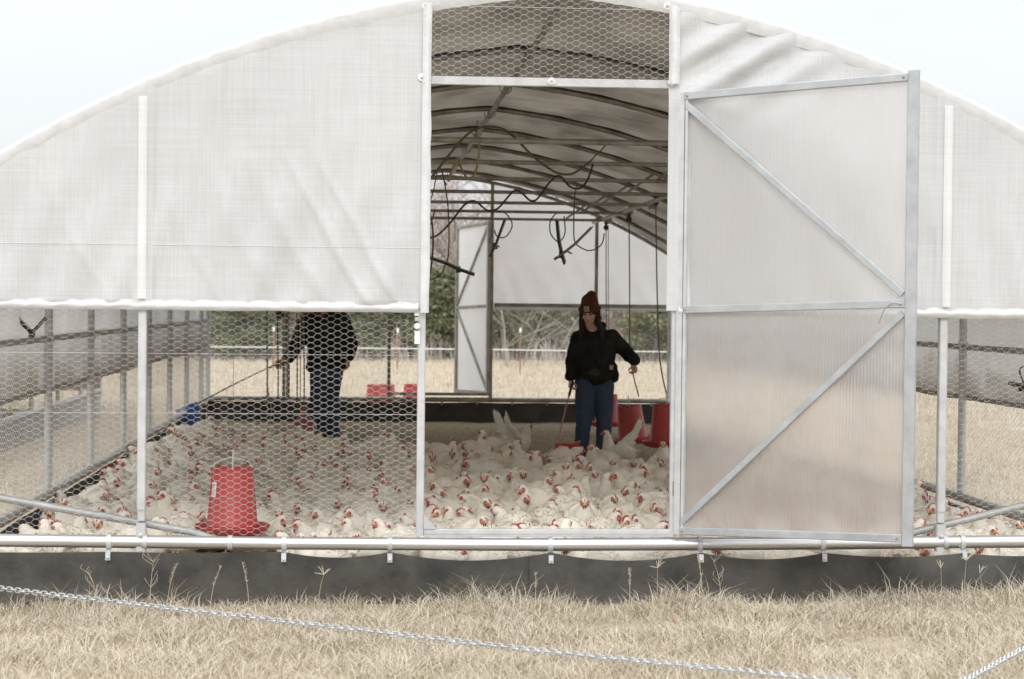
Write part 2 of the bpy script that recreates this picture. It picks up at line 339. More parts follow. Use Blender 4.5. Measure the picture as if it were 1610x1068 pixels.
# ------------------------------------------------------------------ grass (countless)
def blades(name, n, X, Y, h, w, mask=None, green=.02, lean=.5, patch=True, tilt=1.):
    x = rng.uniform(*X, n); y = rng.uniform(*Y, n)
    if mask is not None: k = mask(x, y); x = x[k]; y = y[k]
    if patch:
        dn = np.array([noise.noise(Vector((a*3.1, b*3.1, 20))) for a, b in zip(x, y)]); k = rng.random(len(x)) < np.clip(.80+dn*1.5, .30, 1); x = x[k]; y = y[k]
    n = len(x)
    cl = np.array([noise.noise(Vector((a*1.7, b*1.7, 9))) for a, b in zip(x, y)]) if n < 250000 else np.zeros(n)
    z = np.array([gz(a, b) for a, b in zip(x, y)])-.01
    H = h[0]+(h[1]-h[0])*rng.random(n)**1.6; H *= 1+.9*cl
    a = rng.uniform(0, 2*np.pi, n); ln = H*rng.uniform(.15, 1.0, n)*lean*tilt
    dx, dy = np.cos(a), np.sin(a); b = rng.uniform(-.5, .5, n)
    ww = w*rng.uniform(.6, 1.3, n)
    # blade faces roughly the side it leans across
    px, py = np.cos(b), np.sin(b)
    V = np.zeros((n, 5, 3))
    V[:, 0] = np.stack([x-px*ww/2, y-py*ww/2, z], 1); V[:, 1] = np.stack([x+px*ww/2, y+py*ww/2, z], 1)
    mx, my, mz = x+dx*ln*.35, y+dy*ln*.35, z+H*.6
    V[:, 2] = np.stack([mx+px*ww*.38, my+py*ww*.38, mz], 1); V[:, 3] = np.stack([mx-px*ww*.38, my-py*ww*.38, mz], 1)
    V[:, 4] = np.stack([x+dx*ln*1.2, y+dy*ln*1.2, z+H*rng.uniform(.75, 1.05, n)], 1)
    o = np.arange(n)[:, None]*5
    Fc = np.concatenate([o+np.array([0, 1, 2]), o+np.array([0, 2, 3]), o+np.array([3, 2, 4])])
    t = np.clip(rng.normal(.42, .2, n)+cl*.38, 0, .78)
    gr = (rng.random(n) < green*np.clip(1+6*cl, 0, 5)); t[gr] = rng.uniform(.88, 1, gr.sum())
    me = npmesh(name, V.reshape(-1, 3), Fc, STRAW, np.repeat(t, 5))
    o = bpy.data.objects.new(name, me); COL.objects.link(o); o['kind'] = 'stuff'
    return o
tag(blades('dry_grass', 165000, (-3.9, 3.7), (-3.3, -.06), (.02, .10), .0046, green=.02, lean=2.1), 'dry straw coloured grass in front of the black skirt', 'grass')
tag(blades('near_dry_grass', 40000, (-4.5, 4.5), (-6.5, -3.3), (.03, .12), .005, green=.012), 'dry grass nearer than the tow chain, below the picture', 'grass')
ls = blades('litter_straw', 14000, (-3.0, 3.0), (.1, 15.3), (.006, .03), .006, lean=2.2); ls.location.z = .035; tag(ls, 'loose straw and feathers scattered on the brown litter', 'litter')
def clump(x, y): return np.array([noise.noise(Vector((a*2.6, 4.0, 7))) for a in x]) > rng.uniform(-.35, .35, len(x))
tag(blades('grass_clumps', 4600, (-3.2, 3.1), (-.40, -.06), (.05, .19), .0046, mask=clump, green=.04, lean=1.0), 'shaggy clumps of dry grass overlapping the lower edge of the skirt', 'grass')
tag(blades('grass_fringe', 1000, (-3.2, 3.1), (-.40, -.07), (.05, .15), .0042, green=.02, lean=.8), 'longer dry grass stems standing against the skirt', 'grass')
out = lambda x, y: (x > 3.15) | (x < -3.15) | (y > 15.6)
tag(blades('side_field_grass', 60000, (3.15, 7.5), (0, 18), (.03, .10), .008, green=.004), 'flattened straw grass on the right of the shelter', 'grass')
tag(blades('left_strip_grass', 16000, (-4.75, -3.2), (-1, 22), (.03, .10), .008, green=.004), 'straw grass strip between the two shelters', 'grass')
tag(blades('far_field_grass', 90000, (-12, 14), (15.7, 48), (.05, .16), .013, green=.0), 'pale dry pasture beyond the back wall', 'grass')

# ------------------------------------------------------------------ shelter
SH = thing('poultry_shelter', 'long arched poultry shelter of galvanised pipe and white woven fabric, open front door', 'shelter', (0, 0, 0))

def wires(x0, x1, z0, z1, top=None, r=.00092, px=.0355, pz=.0325, n=3):
    """hexagonal netting: returns segment list in the x-z plane"""
    flat = px*.26; segs = []
    ni = int((x1-x0)/px)+1; nj = int((z1-z0)/pz)+1
    for i in range(ni+1):
        for j in range(nj+1):
            x = x0+i*px; z = z0+j*pz+(pz/2 if i % 2 else 0)
            j1 = .0016*math.sin(i*12.9+j*4.1); j2 = .0016*math.sin(i*3.3+j*7.7)
            a = (x-flat+j1, z+j2); b = (x+flat+j1, z+j2); segs.append((a, b, r*1.45))
            x2 = x+px
            for dz in (-pz/2, pz/2):
                z2 = z+dz; jj = int(round((z2-z0-(0 if i % 2 else pz/2))/pz))
                k1 = .0016*math.sin((i+1)*12.9+jj*4.1); k2 = .0016*math.sin((i+1)*3.3+jj*7.7)
                segs.append((b, (x2-flat+k1, z2+k2), r))
    res = []
    for a, b, rr in segs:
        mx = (a[0]+b[0])/2; mz = (a[1]+b[1])/2
        if mx < x0 or mx > x1 or mz < z0 or mz > z1: continue
        if top and mz > top(mx): continue
        res.append((a, b, rr))
    return res
def wire_mesh(name, segs, place, parent, warp=0., selv=(), **kw):
    A = np.array([s[0] for s in segs]); B = np.array([s[1] for s in segs]); rr = np.array([s[2] for s in segs])
    d = B-A; d /= np.linalg.norm(d, axis=1)[:, None]; nrm = np.stack([-d[:, 1], d[:, 0]], 1)
    V = []
    for P in (A, B):
        for k in range(3):
            a = 2*np.pi*k/3+.5; q = P+nrm*(np.cos(a)*rr)[:, None]; V.append(np.stack([q[:, 0], np.sin(a)*rr, q[:, 1]], 1))
    V = np.stack(V, 1)  # n,6,3 (u, off, z)
    if warp: V[:, :, 1] += warp*np.sin(V[:, :, 0]*5.1)*np.cos(V[:, :, 2]*6.3)
    V = V.reshape(-1, 3); V = place(V)
    o = np.arange(len(A))[:, None]*6
    Fc = np.concatenate([o+np.array(q) for q in ([0, 1, 4, 3], [1, 2, 5, 4], [2, 0, 3, 5])])
    me = npmesh(name, V, Fc, WIRE); ob = bpy.data.objects.new(name, me); COL.objects.link(ob); ob.parent = parent; ob['kind'] = 'stuff'
    for k, v in kw.items(): ob[k] = v
    return ob
def atY(Y): return lambda V: V+np.array([0, Y, 0])
def atX(X): return lambda V: np.stack([X+V[:, 1], V[:, 0], V[:, 2]], 1)

def fold(x, z, seed=0., side=1):
    """wind and tension folds in the end fabric"""
    q = 0.
    lo = max(0, 1-(z-MZ)/1.1)
    q += .010*lo**1.5*math.sin(x*side*19+z*9+seed+1.5*noise.noise(Vector((x*2, z*2, seed))))
    q += .012*lo*noise.noise(Vector(((x*side+z*.75)*4.2, z*.9, seed)))
    if side < 0:
        for c0, w_, am in ((-.98, .030, .016), (-1.20, .05, .012), (-.82, .028, .014), (-1.46, .06, .009), (-1.75, .03, .005), (-2.35, .03, .005)):
            dd = (x-c0)+(z-MZ)*.55+.03*noise.noise(Vector((z*3, c0, 0))); q += am*math.exp(-(dd/w_)**2)*max(0, 1-abs(z-MZ-.25)/.75)
    q += .006*noise.noise(Vector((x*9, z*2.2, seed+4)))
    q += .010*noise.noise(Vector((x*1.4, z*1.4, seed+9)))
    return q
def end_panel(x0, x1, Y, seed, side, mat_=FAB, nu=230, nv=110, puff=0, out_=-1):
    b = MB()
    def fn(u, v):
        x = x0+(x1-x0)*u; zt = arch(x)-.02; z = MZ-.005+(zt-MZ)*v
        e = min(1, u/.05, (1-u)/.05)*min(1, v/.03+.3)*min(1, (1-v)/.06)
        q = fold(x, z, seed, side)
        q *= e
        dp = abs(abs(x)-2.18); 
        if puff:   # loose billow near the top by the gable vent
            g_ = math.exp(-((x-puff)/.42)**2-((z-2.93)/.22)**2)
            q += g_*(.030*math.sin((x*1.0-z*1.6)*17)+.02*noise.noise(Vector((x*5, z*5, 2))))
        q = max(q, -.02)
        if dp < .06: q = max(q, .008)-.004*0
        return Vector((x, Y+out_*(.012+q), z))
    b.grid(fn, nu, nv); return b
end_panel(-3.07, -.655, -.028, 0, -1).build('end_curtain', FAB, SH, smooth='all')
end_panel(.635, 3.06, -.028, 5, 1, puff=.98).build('end_curtain', FAB, SH, smooth='all')
# arch band: the fabric wrapped over the first hoop
def arch_band(Y0, Y1, parent, nm, mt, dz=0.):
    b = MB(); xs = np.linspace(-3.08, 3.08, 121); prof = []
    sec = [(Y0-.0, -.055), (Y0-.014, -.035), (Y0-.018, -.01), (Y0-.006, .008), (Y0+.02, .014), (Y1, .012)]
    vs = [Vector((x, y, arch(x)+dz+z+.002*math.sin(x*31))) for x in xs for y, z in sec]; k = len(sec)
    b.add(vs, [(i*k+j, i*k+j+1, (i+1)*k+j+1, (i+1)*k+j) for i in range(len(xs)-1) for j in range(k-1)])
    return b.build(nm, mt, parent, smooth='all')
arch_band(-.035, .05, SH, 'arch_band', HEM)
for s in (-1, 1):
    b = MB(); xs_ = 2.18*s
    b.grid(lambda u, v: Vector((xs_-.024+.048*u, -.052-.010*math.sin(u*math.pi)-max(0, fold(xs_, MZ+v*1.2, 0 if s < 0 else 5, s))*.4, MZ+.03+(arch(xs_)-.085-MZ-.03)*v)), 6, 60); b.build('post_light_strip', LITSTRIP, SH, smooth='all')  # added pale strip: light coming through the fabric at the post, as colour
b = MB(); b.grid(lambda u, v: Vector((-3.05+6.1*u, -.036-.016*v*(2-v), arch(-3.05+6.1*u)-.085+.07*v)), 120, 4)
b.build('arch_light_band', HEM, SH, smooth='all')  # added white band imitating the brighter light along the arch tube
# hems with scallops
def hem(x0, x1, Y, nm='hem_band', s=-1, top=.016, parent=SH, mt=HEM, z0=MZ):
    b = MB(); n = int((x1-x0)/.012)
    def fn(u, v):
        x = x0+(x1-x0)*u; ph = (x/.147) % 1; sc = (abs(math.sin(ph*math.pi)))**.6
        zt = z0+top+.012*sc; zb = z0-.030-.004*noise.noise(Vector((x*5, 0, 1)))
        z = zb+(zt-zb)*v; bulge = .016*math.sin(min(1, v*1.15)*math.pi)+.006*sc*(v > .8)+.004*noise.noise(Vector((x*10, v*3, 2)))
        return Vector((x, Y+s*(.022+bulge), z))
    b.grid(fn, n, 7); return b.build(nm, mt, parent, smooth='all')
hem(-3.07, -.71, -.02); hem(.70, 3.06, -.02)
b = MB(); b.tube([(x, -.028-.0135-max(-.02, fold(x, 1.885, 0, -1)*min(1, (x+3.07)/.12, (-.655-x)/.12)), 1.885) for x in np.linspace(-3.06, -.70, 220)], .0017, 5); b.build('fabric_seam', HEM, SH)
# fabric returns beside the doorway and gable vent
for x0, x1, z1, z2 in ((-.70, -.652, MZ-.03, None), (.632, .69, LZ, None)):
    b = MB()
    def fn(u, v, x0=x0, x1=x1, z1=z1):
        x = x0+(x1-x0)*u; z = z1+(arch(x)-.04-z1)*v
        return Vector((x+.006*noise.noise(Vector((z*7, x0, 0)))*(u if x0 < 0 else 1-u), -.052-.012*math.sin(u*math.pi)+.006*noise.noise(Vector((x*20, z*4, 1))), z))
    b.grid(fn, 5, 90); b.build('fabric_edge', HEM, SH, smooth='all')

# front frame
b = MB(); seg = [(-3.1, .305), (-1.5, .29), (-.02, .283)]
b.tube([(x, 0, z) for x, z in seg], .035, 20); b.build('base_rail', BRIGHT, SH)
b = MB(); b.tube([(-.035, 0, .283), (1.5, .0, .293), (3.1, 0, .31)], .0355, 20); b.tube([(-.085, 0, .283), (-.0, 0, .283)], .0372, 20); b.build('base_rail', BRIGHT, SH)
def post(x, z0, z1, w=.045, Y=0., nm='post', mt=GALVW, d=None):
    b = MB(); b.bar((x, Y, z0), (x, Y, z1), w, d or w, up=(0, 1, 0)); return b.build(nm, mt, SH)
for s in (-1, 1):
    x = s*2.18
    p = post(x, .47, arch(x)-.06)
    bb = MB(); bb.bar((x, 0, .41), (x, 0, .47), .040, .032, up=(0, 1, 0)); bb.bar((x, 0, .40), (x, 0, .25), .052, .05, up=(0, 1, 0)); bb.lathe([(.011, 0), (.011, .01), (.005, .013)], (x, -.026, .335), 12, Matrix.Rotation(R(90), 3, 'X'))
    bb.build('post_foot', GALVW, p)
for s in (-1, 1): post(s*.69, .33, arch(.69)-.05, .042, 0, 'door_jamb')
b = MB(); b.bar((-.69, -.012, LZ), (.69, -.012, LZ), .03, .046); b.build('lintel', GALVW, SH)
b = MB(); b.bar((-.667, 0, .348), (.70, 0, .348), .04, .042); b.box((0, -.0215, .348), (1.33, .003, .010)); b.build('door_sill', GALVW, SH)
b = MB(); b.add([(-.669, -.022, .37), (-.669, -.022, .45), (-.60, -.022, .37), (-.669, -.017, .37), (-.669, -.017, .45), (-.60, -.017, .37)], [(0, 1, 2), (5, 4, 3), (0, 2, 5, 3), (1, 4, 5, 2), (0, 3, 4, 1)]); b.build('corner_gusset', GALVW, SH)
b = MB(); b.tube([(-3.07, 0, MZ), (-.69, 0, MZ)], .017, 12); b.build('mid_rail', GALVW, SH)
b = MB(); b.tube([(.69, 0, MZ), (3.07, 0, MZ)], .017, 12); b.build('mid_rail', GALVW, SH)
for px_, py_ in ((663, 122), (867, 128), (1056, 129), (670, 10), (1049, 10)):
    q = at(px_, py_, -.045); b = MB(); RX = Matrix.Rotation(R(90), 3, 'X')
    b.lathe([(.021, 0), (.021, .004), (.017, .007), (.010, .007), (.010, .004)], q, 20, RX); b.cm = 1; b.lathe([(.007, .003), (.007, .012), (.003, .014)], q, 8, RX); b.build('washer', [WHITEP, GALV], SH)
# latch hardware on left jamb
b = MB(); q = at(655, 500, -.03); 
b.bar(q+Vector((0, 0, .075)), q+Vector((0, 0, .012)), .024, .008, up=(0, 1, 0)); b.box(q+Vector((.004, -.004, -.105)), (.028, .012, .07)); b.build('latch_strap', WHITEP, SH)
b = MB(); b.box(q+Vector((.002, -.006, -.006)), (.022, .02, .022)); b.lathe([(.004, 0), (.004, .02)], q+Vector((-.001, 0, .058)), 8, Matrix.Rotation(R(90), 3, 'X')); b.build('latch_bolt', GALV, SH)
b = MB(); b.lathe([(.017, 0), (.017, .012), (.012, .018)], q+Vector((.003, -.004, -.045)), 16, Matrix.Rotation(R(90), 3, 'X')); b.build('latch_button', WHITEP, SH)
# corner braces
for pts in ([at(-60, 772, .05), at(0, 783, .05), at(300, 836, .05), at(345, 850, .05)], [at(1370, 856, .05), at(1445, 835, .05), at(1610, 795, .05), at(1680, 778, .05)]):
    b = MB(); b.tube(pts, .021, 12); b.build('corner_brace', ZINC, SH)
# clamps
for i, px_ in enumerate((172, 228, 362, 447, 613, 865, 1100, 1293, 1485, 1512, -60, 1680)):
    q = at(px_, 858, 0); q.z = .29+.0
    zc = np.interp(q.x, [-3.1, -1.5, -.02, 1.5, 3.1], [.305, .29, .283, .293, .31]); b = MB()
    ring = [(q.x, math.sin(a)*.038, zc+math.cos(a)*.038) for a in np.linspace(-.3, math.pi*1.1, 14)]
    for k in range(len(ring)-1):
        a0, a1 = Vector(ring[k]), Vector(ring[k+1]); nrm = Vector((0, (a0.y+a1.y)/2, (a0.z+a1.z)/2-zc)).normalized()
        pass
    prof = [(-math.sin(a)*.0395, math.cos(a)*.0395) for a in np.linspace(-.6, math.pi*.92, 16)]
    if px_ not in (228, 362, 1485): prof += [(-.058, -.052), (-.062, -.090)]
    vs = []
    for (yy, zz) in prof:
        for dx in (-.013, .013): vs.append((q.x+dx, yy, zc+zz))
    nP = len(prof); 
    for (yy, zz) in prof:
        k = 1.09 if len(vs) else 1
        for dx in (-.013, .013): vs.append((q.x+dx, yy-.003, zc+zz*1.03))
    fs = []
    for k in range(nP-1):
        a = 2*k; o = 2*nP; fs += [(a, a+1, a+3, a+2), (o+a, o+a+2, o+a+3, o+a+1), (a, a+2, o+a+2, o+a), (a+1, o+a+1, o+a+3, a+3)]
    b.add(vs, fs)
    if px_ not in (228, 362, 1485): b.lathe([(.009, 0), (.009, .006), (.004, .009)], (q.x, -.066, zc-.078), 8, Matrix.Rotation(R(90), 3, 'X'))
    b.build('rail_clamp', GALVW, SH)
# skirt (conveyor belting) in two lengths, hung from the clamps
cx = sorted(at(p_, 858, 0).x for p_ in (-60, 172, 447, 613, 865, 1100, 1293, 1512, 1680))
def skirt(x0, x1, Y, parent=SH, n=200, deep=.30, sagm=.046, s=-1, base=.247, clx=cx):
    b = MB()
    def top(x):
        k = np.searchsorted(clx, x); 
        if k == 0 or k >= len(clx): return base
        a, c = clx[k-1], clx[k]; t = (x-a)/(c-a); mid = (a+c)/2; sag = sagm*min(1, (c-a)/.85)*(.12 if mid < -1.45 else .30 if 1.2 < mid < 1.6 else .55 if mid > 1.6 else 1)
        return base-4*sag*t*(1-t)
    def fn(u, v):
        x = x0+(x1-x0)*u; zt = top(x); z = zt-deep*v*(1)
        bul = .02*math.sin(x*2.3+1)*v+.015*noise.noise(Vector((x*1.7, v, 0)))*(v+.2)+(.05*math.exp(-((x-2.35)/.3)**2)*math.sin(v*2.6))
        return Vector((x, Y+s*(.028+bul), z))
    b.grid(fn, n, 10)
    def fb(u, v):
        p = fn(1-u, v); p.y += .010; return p
    b.grid(fb, n, 10)
    def lip(u, v):
        p = fn(u, 0); p.y += .010*v; return p
    b.grid(lip, n, 1)
    return b
xs = at(832, 900, -.03).x
skirt(-3.15, xs+.03, -.010).build('skirt_belt', RUBBER, SH, smooth='all'); skirt(xs, 3.15, -.024).build('skirt_belt', RUBBER, SH, smooth='all')

# netting at the front
wire_mesh('chicken_wire', wires(-3.06, -.71, .33, 1.55), atY(.028), SH, .006)
wire_mesh('chicken_wire', wires(.74, 3.06, .33, 1.55), atY(.028), SH, .006)
wire_mesh('chicken_wire', wires(-.69, .69, LZ-.02, 3.3, top=lambda x: arch(x)-.03), atY(-.062), SH, .002)
for zz in (1.305, .985): b = MB(); b.tube([(-3.06, .028, zz), (-.71, .028, zz)], .0012, 4); b.build('netting_seam_wire', WIRE, SH)
b = MB(); b.tube([(-.67, -.062, 3.185), (.65, -.062, 3.185)], .0012, 4); b.build('netting_seam_wire', WIRE, SH)

# open door (hinged on the right jamb, swung out)
def make_door(hx, hy, fx, fy, z0, z1, lift, nm='door', bright=DOORM, flip=1, zm=MZ, panel=None):
    d = bpy.data.objects.new(nm, None); COL.objects.link(d); d.parent = SH
    dx, dy = fx-hx, fy-hy; w = math.hypot(dx, dy)
    d.location = (hx, hy, 0); d.rotation_euler = (0, 0, math.atan2(dy, dx))
    H = z1-z0; zmid = zm
    b = MB(); b.bar((.0, 0, z0), (.0, 0, z1), .036, .036, up=(0, 1, 0)); b.bar((.030, .002, z0+.02), (.030, .002, z1-.02), .016, .03, up=(0, 1, 0)); b.build('hinge_stile', GALVW, d)
    b = MB(); b.bar((w, 0, z0-.02), (w, 0, z1+.012), .056, .036, up=(0, 1, 0)); b.build('free_stile', bright, d)
    for zz, nm_ in ((z1-.02, 'top_rail'), (zmid, 'middle_rail'), (z0+.02, 'bottom_rail')):
        b = MB(); b.bar((.02, 0, zz), (w-.028, 0, zz), .034, .042); b.build(nm_, bright, d)
    for a, c in (((.03, z1-.07), (w-.04, zmid+.05)), ((w-.04, zmid-.05), (.03, z0+.07))):
        b = MB(); b.bar((a[0], -.004*flip, a[1]), (c[0], -.004*flip, c[1]), .036, .026, up=(0, 1, 0)); b.build('diagonal_brace', bright, d)
    for a, c in ((zmid+.021, z1-.041), (z0+.041, zmid-.021)):
        b = MB(); b.add([(.039, .016*flip, a), (w-.029, .016*flip, a), (w-.029, .016*flip, c), (.039, .016*flip, c)], [(0, 1, 2, 3)]); b.build('polycarbonate_panel', panel or POLY, d)
    b = MB(); b.tube(spline([(w-.04, -.025, zmid+.0), (w-.09, -.03, zmid+.008), (w-.13, -.03, zmid-.03), (w-.16, -.03, zmid-.10)]), .003, 6); b.build('hook_wire', GALV, d)
    for zz in (z0+.25, z1-.25):
        b = MB(); b.tube([(-.03, -.0, zz-.04), (-.03, 0, zz+.04)], .009, 10); b.box((-.012, 0, zz), (.03, .006, .05)); b.build('hinge', DULL, d)
    for zz in (z0+.02, zmid, z1-.02):
        for xx in (.035, w-.05):
            b = MB(); b.lathe([(.006, 0), (.006, .003), (.003, .006)], (xx, -.021, zz), 8, Matrix.Rotation(R(90), 3, 'X')); b.build('screw', DULL, d)
    for ch in d.children:
        for v_ in ch.data.vertices: v_.co.z += lift*v_.co.x/w
    return d
pf = at(1432, 490, -.745)
make_door(.712, -.03, pf.x, -.745, .345, 2.745, .045)
pb = at(717, 480, 16.9)
make_door(.63, LEN+.05, pb.x, LEN+1.22, .385, 2.70, -.03, 'back_door', DULL, flip=-1, panel=mat('pale_panel', (.90, .90, .90), .5, 0, (.84, .835, .83), 2, trans=.5))

# hoops, ridge, purlins, crossbars
def hoop_pts(Y, off, n=40, drop=0): return [(x, Y, arch(x)-off) for x in np.linspace(-3.06, 3.06, n)]
for k, Y in enumerate([.02, .55]+BAYS+[LEN]):
    if k == 1: continue
    b = MB(); b.tube(hoop_pts(Y, .035 if k else .03), .024 if k else .018, 10)
    if k > 1:
        for sx in (-1.02, -.42, .45, 1.05, 2.0, -2.0): b.tube([(sx-.03, Y, arch(sx-.03)-.035), (sx+.03, Y, arch(sx+.03)-.035)], .0262, 10)
    b.build('hoop', DULL if k else GALVW, SH)
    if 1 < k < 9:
        b = MB(); b.grid(lambda u, v: Vector((-3.05+6.1*u, Y-.06+.085*v+.006*math.sin(u*60), arch(-3.05+6.1*u)-.011-.008*abs(math.sin(u*40+k)))), 100, 2); b.build('hoop_strip', STRIP, SH, smooth='all')  # flat dark strip just under the roof cover along each hoop
b = MB(); b.tube([(.07, .03, arch(0)-.085), (.07, LEN, arch(0)-.085)], .021, 10); b.build('ridge_pipe', DULL, SH)
for Y in BAYS:
    b = MB(); b.tube([(.07, Y-.05, arch(0)-.085), (.07, Y+.05, arch(0)-.085)], .026, 10); b.tube(spline([(.03, Y, arch(0)-.03), (.02, Y, arch(0)-.09), (.07, Y, arch(0)-.12), (.11, Y, arch(0)-.09), (.10, Y, arch(0)-.03)], 3), .004, 5); b.build('ridge_clamp', DULL, SH)
for s in (-1, 1):
    b = MB(); b.tube([(s*2.03, .05, 2.70), (s*2.03, LEN, 2.70)], .022, 10); b.build('side_purlin', DULL, SH)
for k, Y in enumerate(BAYS):
    b = MB(); b.tube([(-2.08, Y, 2.685), (2.08, Y, 2.685)], .0205 if k == 0 else .018, 10); b.build('crossbar', DULL, SH)
    for s in (-1, 1):
        if s < 0 and k % 2: continue
        b = MB(); b.tube([(s*2.06, Y, 2.685), (s*2.14, Y-.0, 2.69)], .03, 10); b.box((s*2.08, Y, 2.665), (.07, .05, .05)); b.build('bar_clamp', DULL, SH)
        b = MB(); b.tube([(s*1.55, Y, 2.70), (s*1.80, Y+.0, arch(1.8)-.06)], .013, 8); b.build('bar_strut', DULL, SH)
b = MB(); b.tube([(-.69, LEN, 2.74), (.69, LEN, 2.74)], .022, 8); b.build('back_header', DULL, SH)

# roof skin with sagging between the hoops
b = MB(); ys = BAYS; hY = [0]+BAYS+[LEN]
def roof(u, v):
    x = -3.10+6.20*u; Y = -.01+(LEN+.03)*v
    k = max(0, min(len(hY)-2, int(np.searchsorted(hY, Y)-1))); t = (Y-hY[k])/(hY[k+1]-hY[k]); t = min(1, max(0, t))
    s_ = math.sin(math.pi*t)
    z = arch(x)+.004-.018*s_-.012*s_*noise.noise(Vector((x*1.2, Y*3.0+x*2, 5)))-.012*s_*math.sin((Y*2.2+x*1.1)*8+2*noise.noise(Vector((x, Y, 1))))-.03*s_*max(0, noise.noise(Vector((x*1.1+Y, Y*6.5+x*1.8, 8)))-.12)
    return Vector((x, Y, z))
b.grid(roof, 120, 260); b.build('roof_cover', ROOF, SH, smooth='all')

# side walls
for s in (-1, 1):
    X = s*HW
    b = MB(); b.tube([(X, -.03, RZ+.015), (X, LEN, RZ)], .032, 12); b.build('base_rail', DULL, SH)
    b = MB(); b.tube([(X, 0, 1.33), (X, LEN, 1.33)], .021, 10); b.build('side_girt', DULL, SH)
    b = MB(); b.tube([(X, 0, 2.33), (X, LEN, 2.33)], .02, 10); b.build('eave_pipe', DULL, SH)
    for k, Y in enumerate([0]+BAYS+[LEN]):
        b = MB(); b.tube([(X, Y, RZ), (X, Y, arch(X)-.02)], .027, 12); b.tube([(X, Y, 1.295), (X, Y, 1.365)], .031, 12); b.build('side_post', GALV, SH)
    b = MB()
    def sk(u, v, X=X, s=s):
        Y = -.02+(LEN+.04)*u; return Vector((X+s*.03+s*.012*noise.noise(Vector((Y*1.4, v*2, s))), Y, .235-.27*v-.008*abs(math.sin(Y*2.3))))
    b.grid(sk, 120, 5)
    b.grid(lambda u, v, s=s: sk(1-u, v)-Vector((s*.01, 0, 0)), 120, 5)
    b.build('skirt_belt', RUBBER, SH, smooth='all')
    b = MB()
    def cu(u, v, X=X, s=s):
        Y = -.03+(LEN+.06)*u; z = .985+(2.34-.985)*v+.012*noise.noise(Vector((Y*.8, 1, s)))*(1-v)
        q = .016*math.sin(Y*14+4*noise.noise(Vector((Y*.7, v, s))))*(.4+.6*(1-v))+.02*noise.noise(Vector((Y*2.2, z*2.2, s*3)))+.006*noise.noise(Vector((Y*9, z*9, 2)))
        return Vector((X+s*(.05+q), Y, z))
    b.grid(cu, 420, 26); b.build('side_curtain', SIDE, SH, smooth='all')
    b = MB(); b.tube([cu(u, 0)+Vector((0, 0, -.005)) for u in np.linspace(0, 1, 90)], .017, 8); b.build('curtain_roll', mat('grimy_hem', (.30, .26, .22), .8, 0, (.16, .14, .12), 5), SH)
    wire_mesh('chicken_wire', wires(.02, LEN, .31, 1.36 if s < 0 else 1.56, r=.0011), atX(s*(HW-.03)), SH)

# back wall
b = MB(); b.tube([(-HW, LEN, RZ+.02), (HW, LEN, RZ+.02)], .032, 12); b.build('base_rail', DULL, SH)
b = MB(); b.bar((-.69, LEN, .385), (.69, LEN, .385), .04, .04); b.build('door_sill', DULL, SH)
for s in (-1, 1):
    post(s*.69+(-.02 if s > 0 else -.0), .33, arch(.69)-.05, .045, LEN, 'door_jamb', DULL)
    post(s*2.08, .33, arch(2.08)-.06, .045, LEN, 'post', DULL)
    b = MB(); b.bar((s*.71, LEN-.01, MZ+.015), (s*HW, LEN-.01, MZ+.015), .03, .05); b.build('mid_rail', DULL, SH)
    hem(-HW if s < 0 else .70, -.70 if s < 0 else HW, LEN+.04, 'hem_band', 1, .03, z0=MZ-.02)
    e = end_panel(-3.05 if s < 0 else .70, -.70 if s < 0 else 3.05, LEN+.03, 20+s, s, nu=110, nv=60, out_=1); e.build('end_curtain', BACKF, SH, smooth='all')
    wire_mesh('chicken_wire', wires(-3.05 if s < 0 else .7, -.7 if s < 0 else 3.05, .33, 1.56, r=.001), atY(LEN-.03), SH)
b = MB()
b.grid(lambda u, v: Vector((-3.1+6.2*u, LEN+.03+.01*noise.noise(Vector((u*9, v, 3))), .275-.29*v-.008*abs(math.sin(u*22)))), 100, 5); b.grid(lambda u, v: Vector((3.1-6.2*u, LEN+.02+.01*noise.noise(Vector(((1-u)*9, v, 3))), .275-.29*v-.008*abs(math.sin(u*22)))), 100, 5)
b.build('skirt_belt', RUBBER, SH, smooth='all')
for x in np.arange(-2.8, 3, .47):
    b = MB(); b.box((x, LEN-.036, .285), (.025, .006, .09)); b.lathe([(.034, -.012), (.034, .012)], (x, LEN, .31), 12, Matrix.Rotation(R(90), 3, 'Y')); b.build('rail_clamp', DULL, SH)

# ------------------------------------------------------------------ neighbouring shelter on the left
NS = thing('neighbour_shelter', 'second fabric shelter standing beside the left wall, dark skirt board, coloured grey for the sky light on it, low behind the netting', 'shelter', (-4.75, 8, 0))
def nb(o): o.location = (4.75, -8, 0); return o
NX, N0, N1 = -4.78, 6.2, 17.6
b = MB()
for i in range(6):
    y0 = N0+(N1-N0)*i/6; y1 = N0+(N1-N0)*(i+1)/6-.01; b.box((NX, (y0+y1)/2, .13), (.02, y1-y0, .29))
nb(b.build('skirt_board', mat('skylit_board', (.36, .36, .36), .8, 0, (.27, .27, .27), 3), NS))  # dark belting coloured grey: the sky light on it is in the colour
b = MB(); b.tube([(NX, N0, .31), (NX, N1, .31)], .03, 8); nb(b.build('base_rail', GALV, NS))
b = MB(); b.tube([(NX, N0, 1.3), (NX, N1, 1.3)], .02, 8); nb(b.build('side_girt', GALV, NS))
for i in range(7):
    y = N0+(N1-N0)*i/6; b = MB(); b.tube([(NX, y, .2), (NX, y, 2.3)], .026, 8); nb(b.build('side_post', GALV, NS))
b = MB(); b.grid(lambda u, v: Vector((NX-.03-.015*math.sin(u*170)*(1-v), N0+(N1-N0)*u, .95+1.4*v)), 200, 8); nb(b.build('side_curtain', SIDE, NS, smooth='all'))
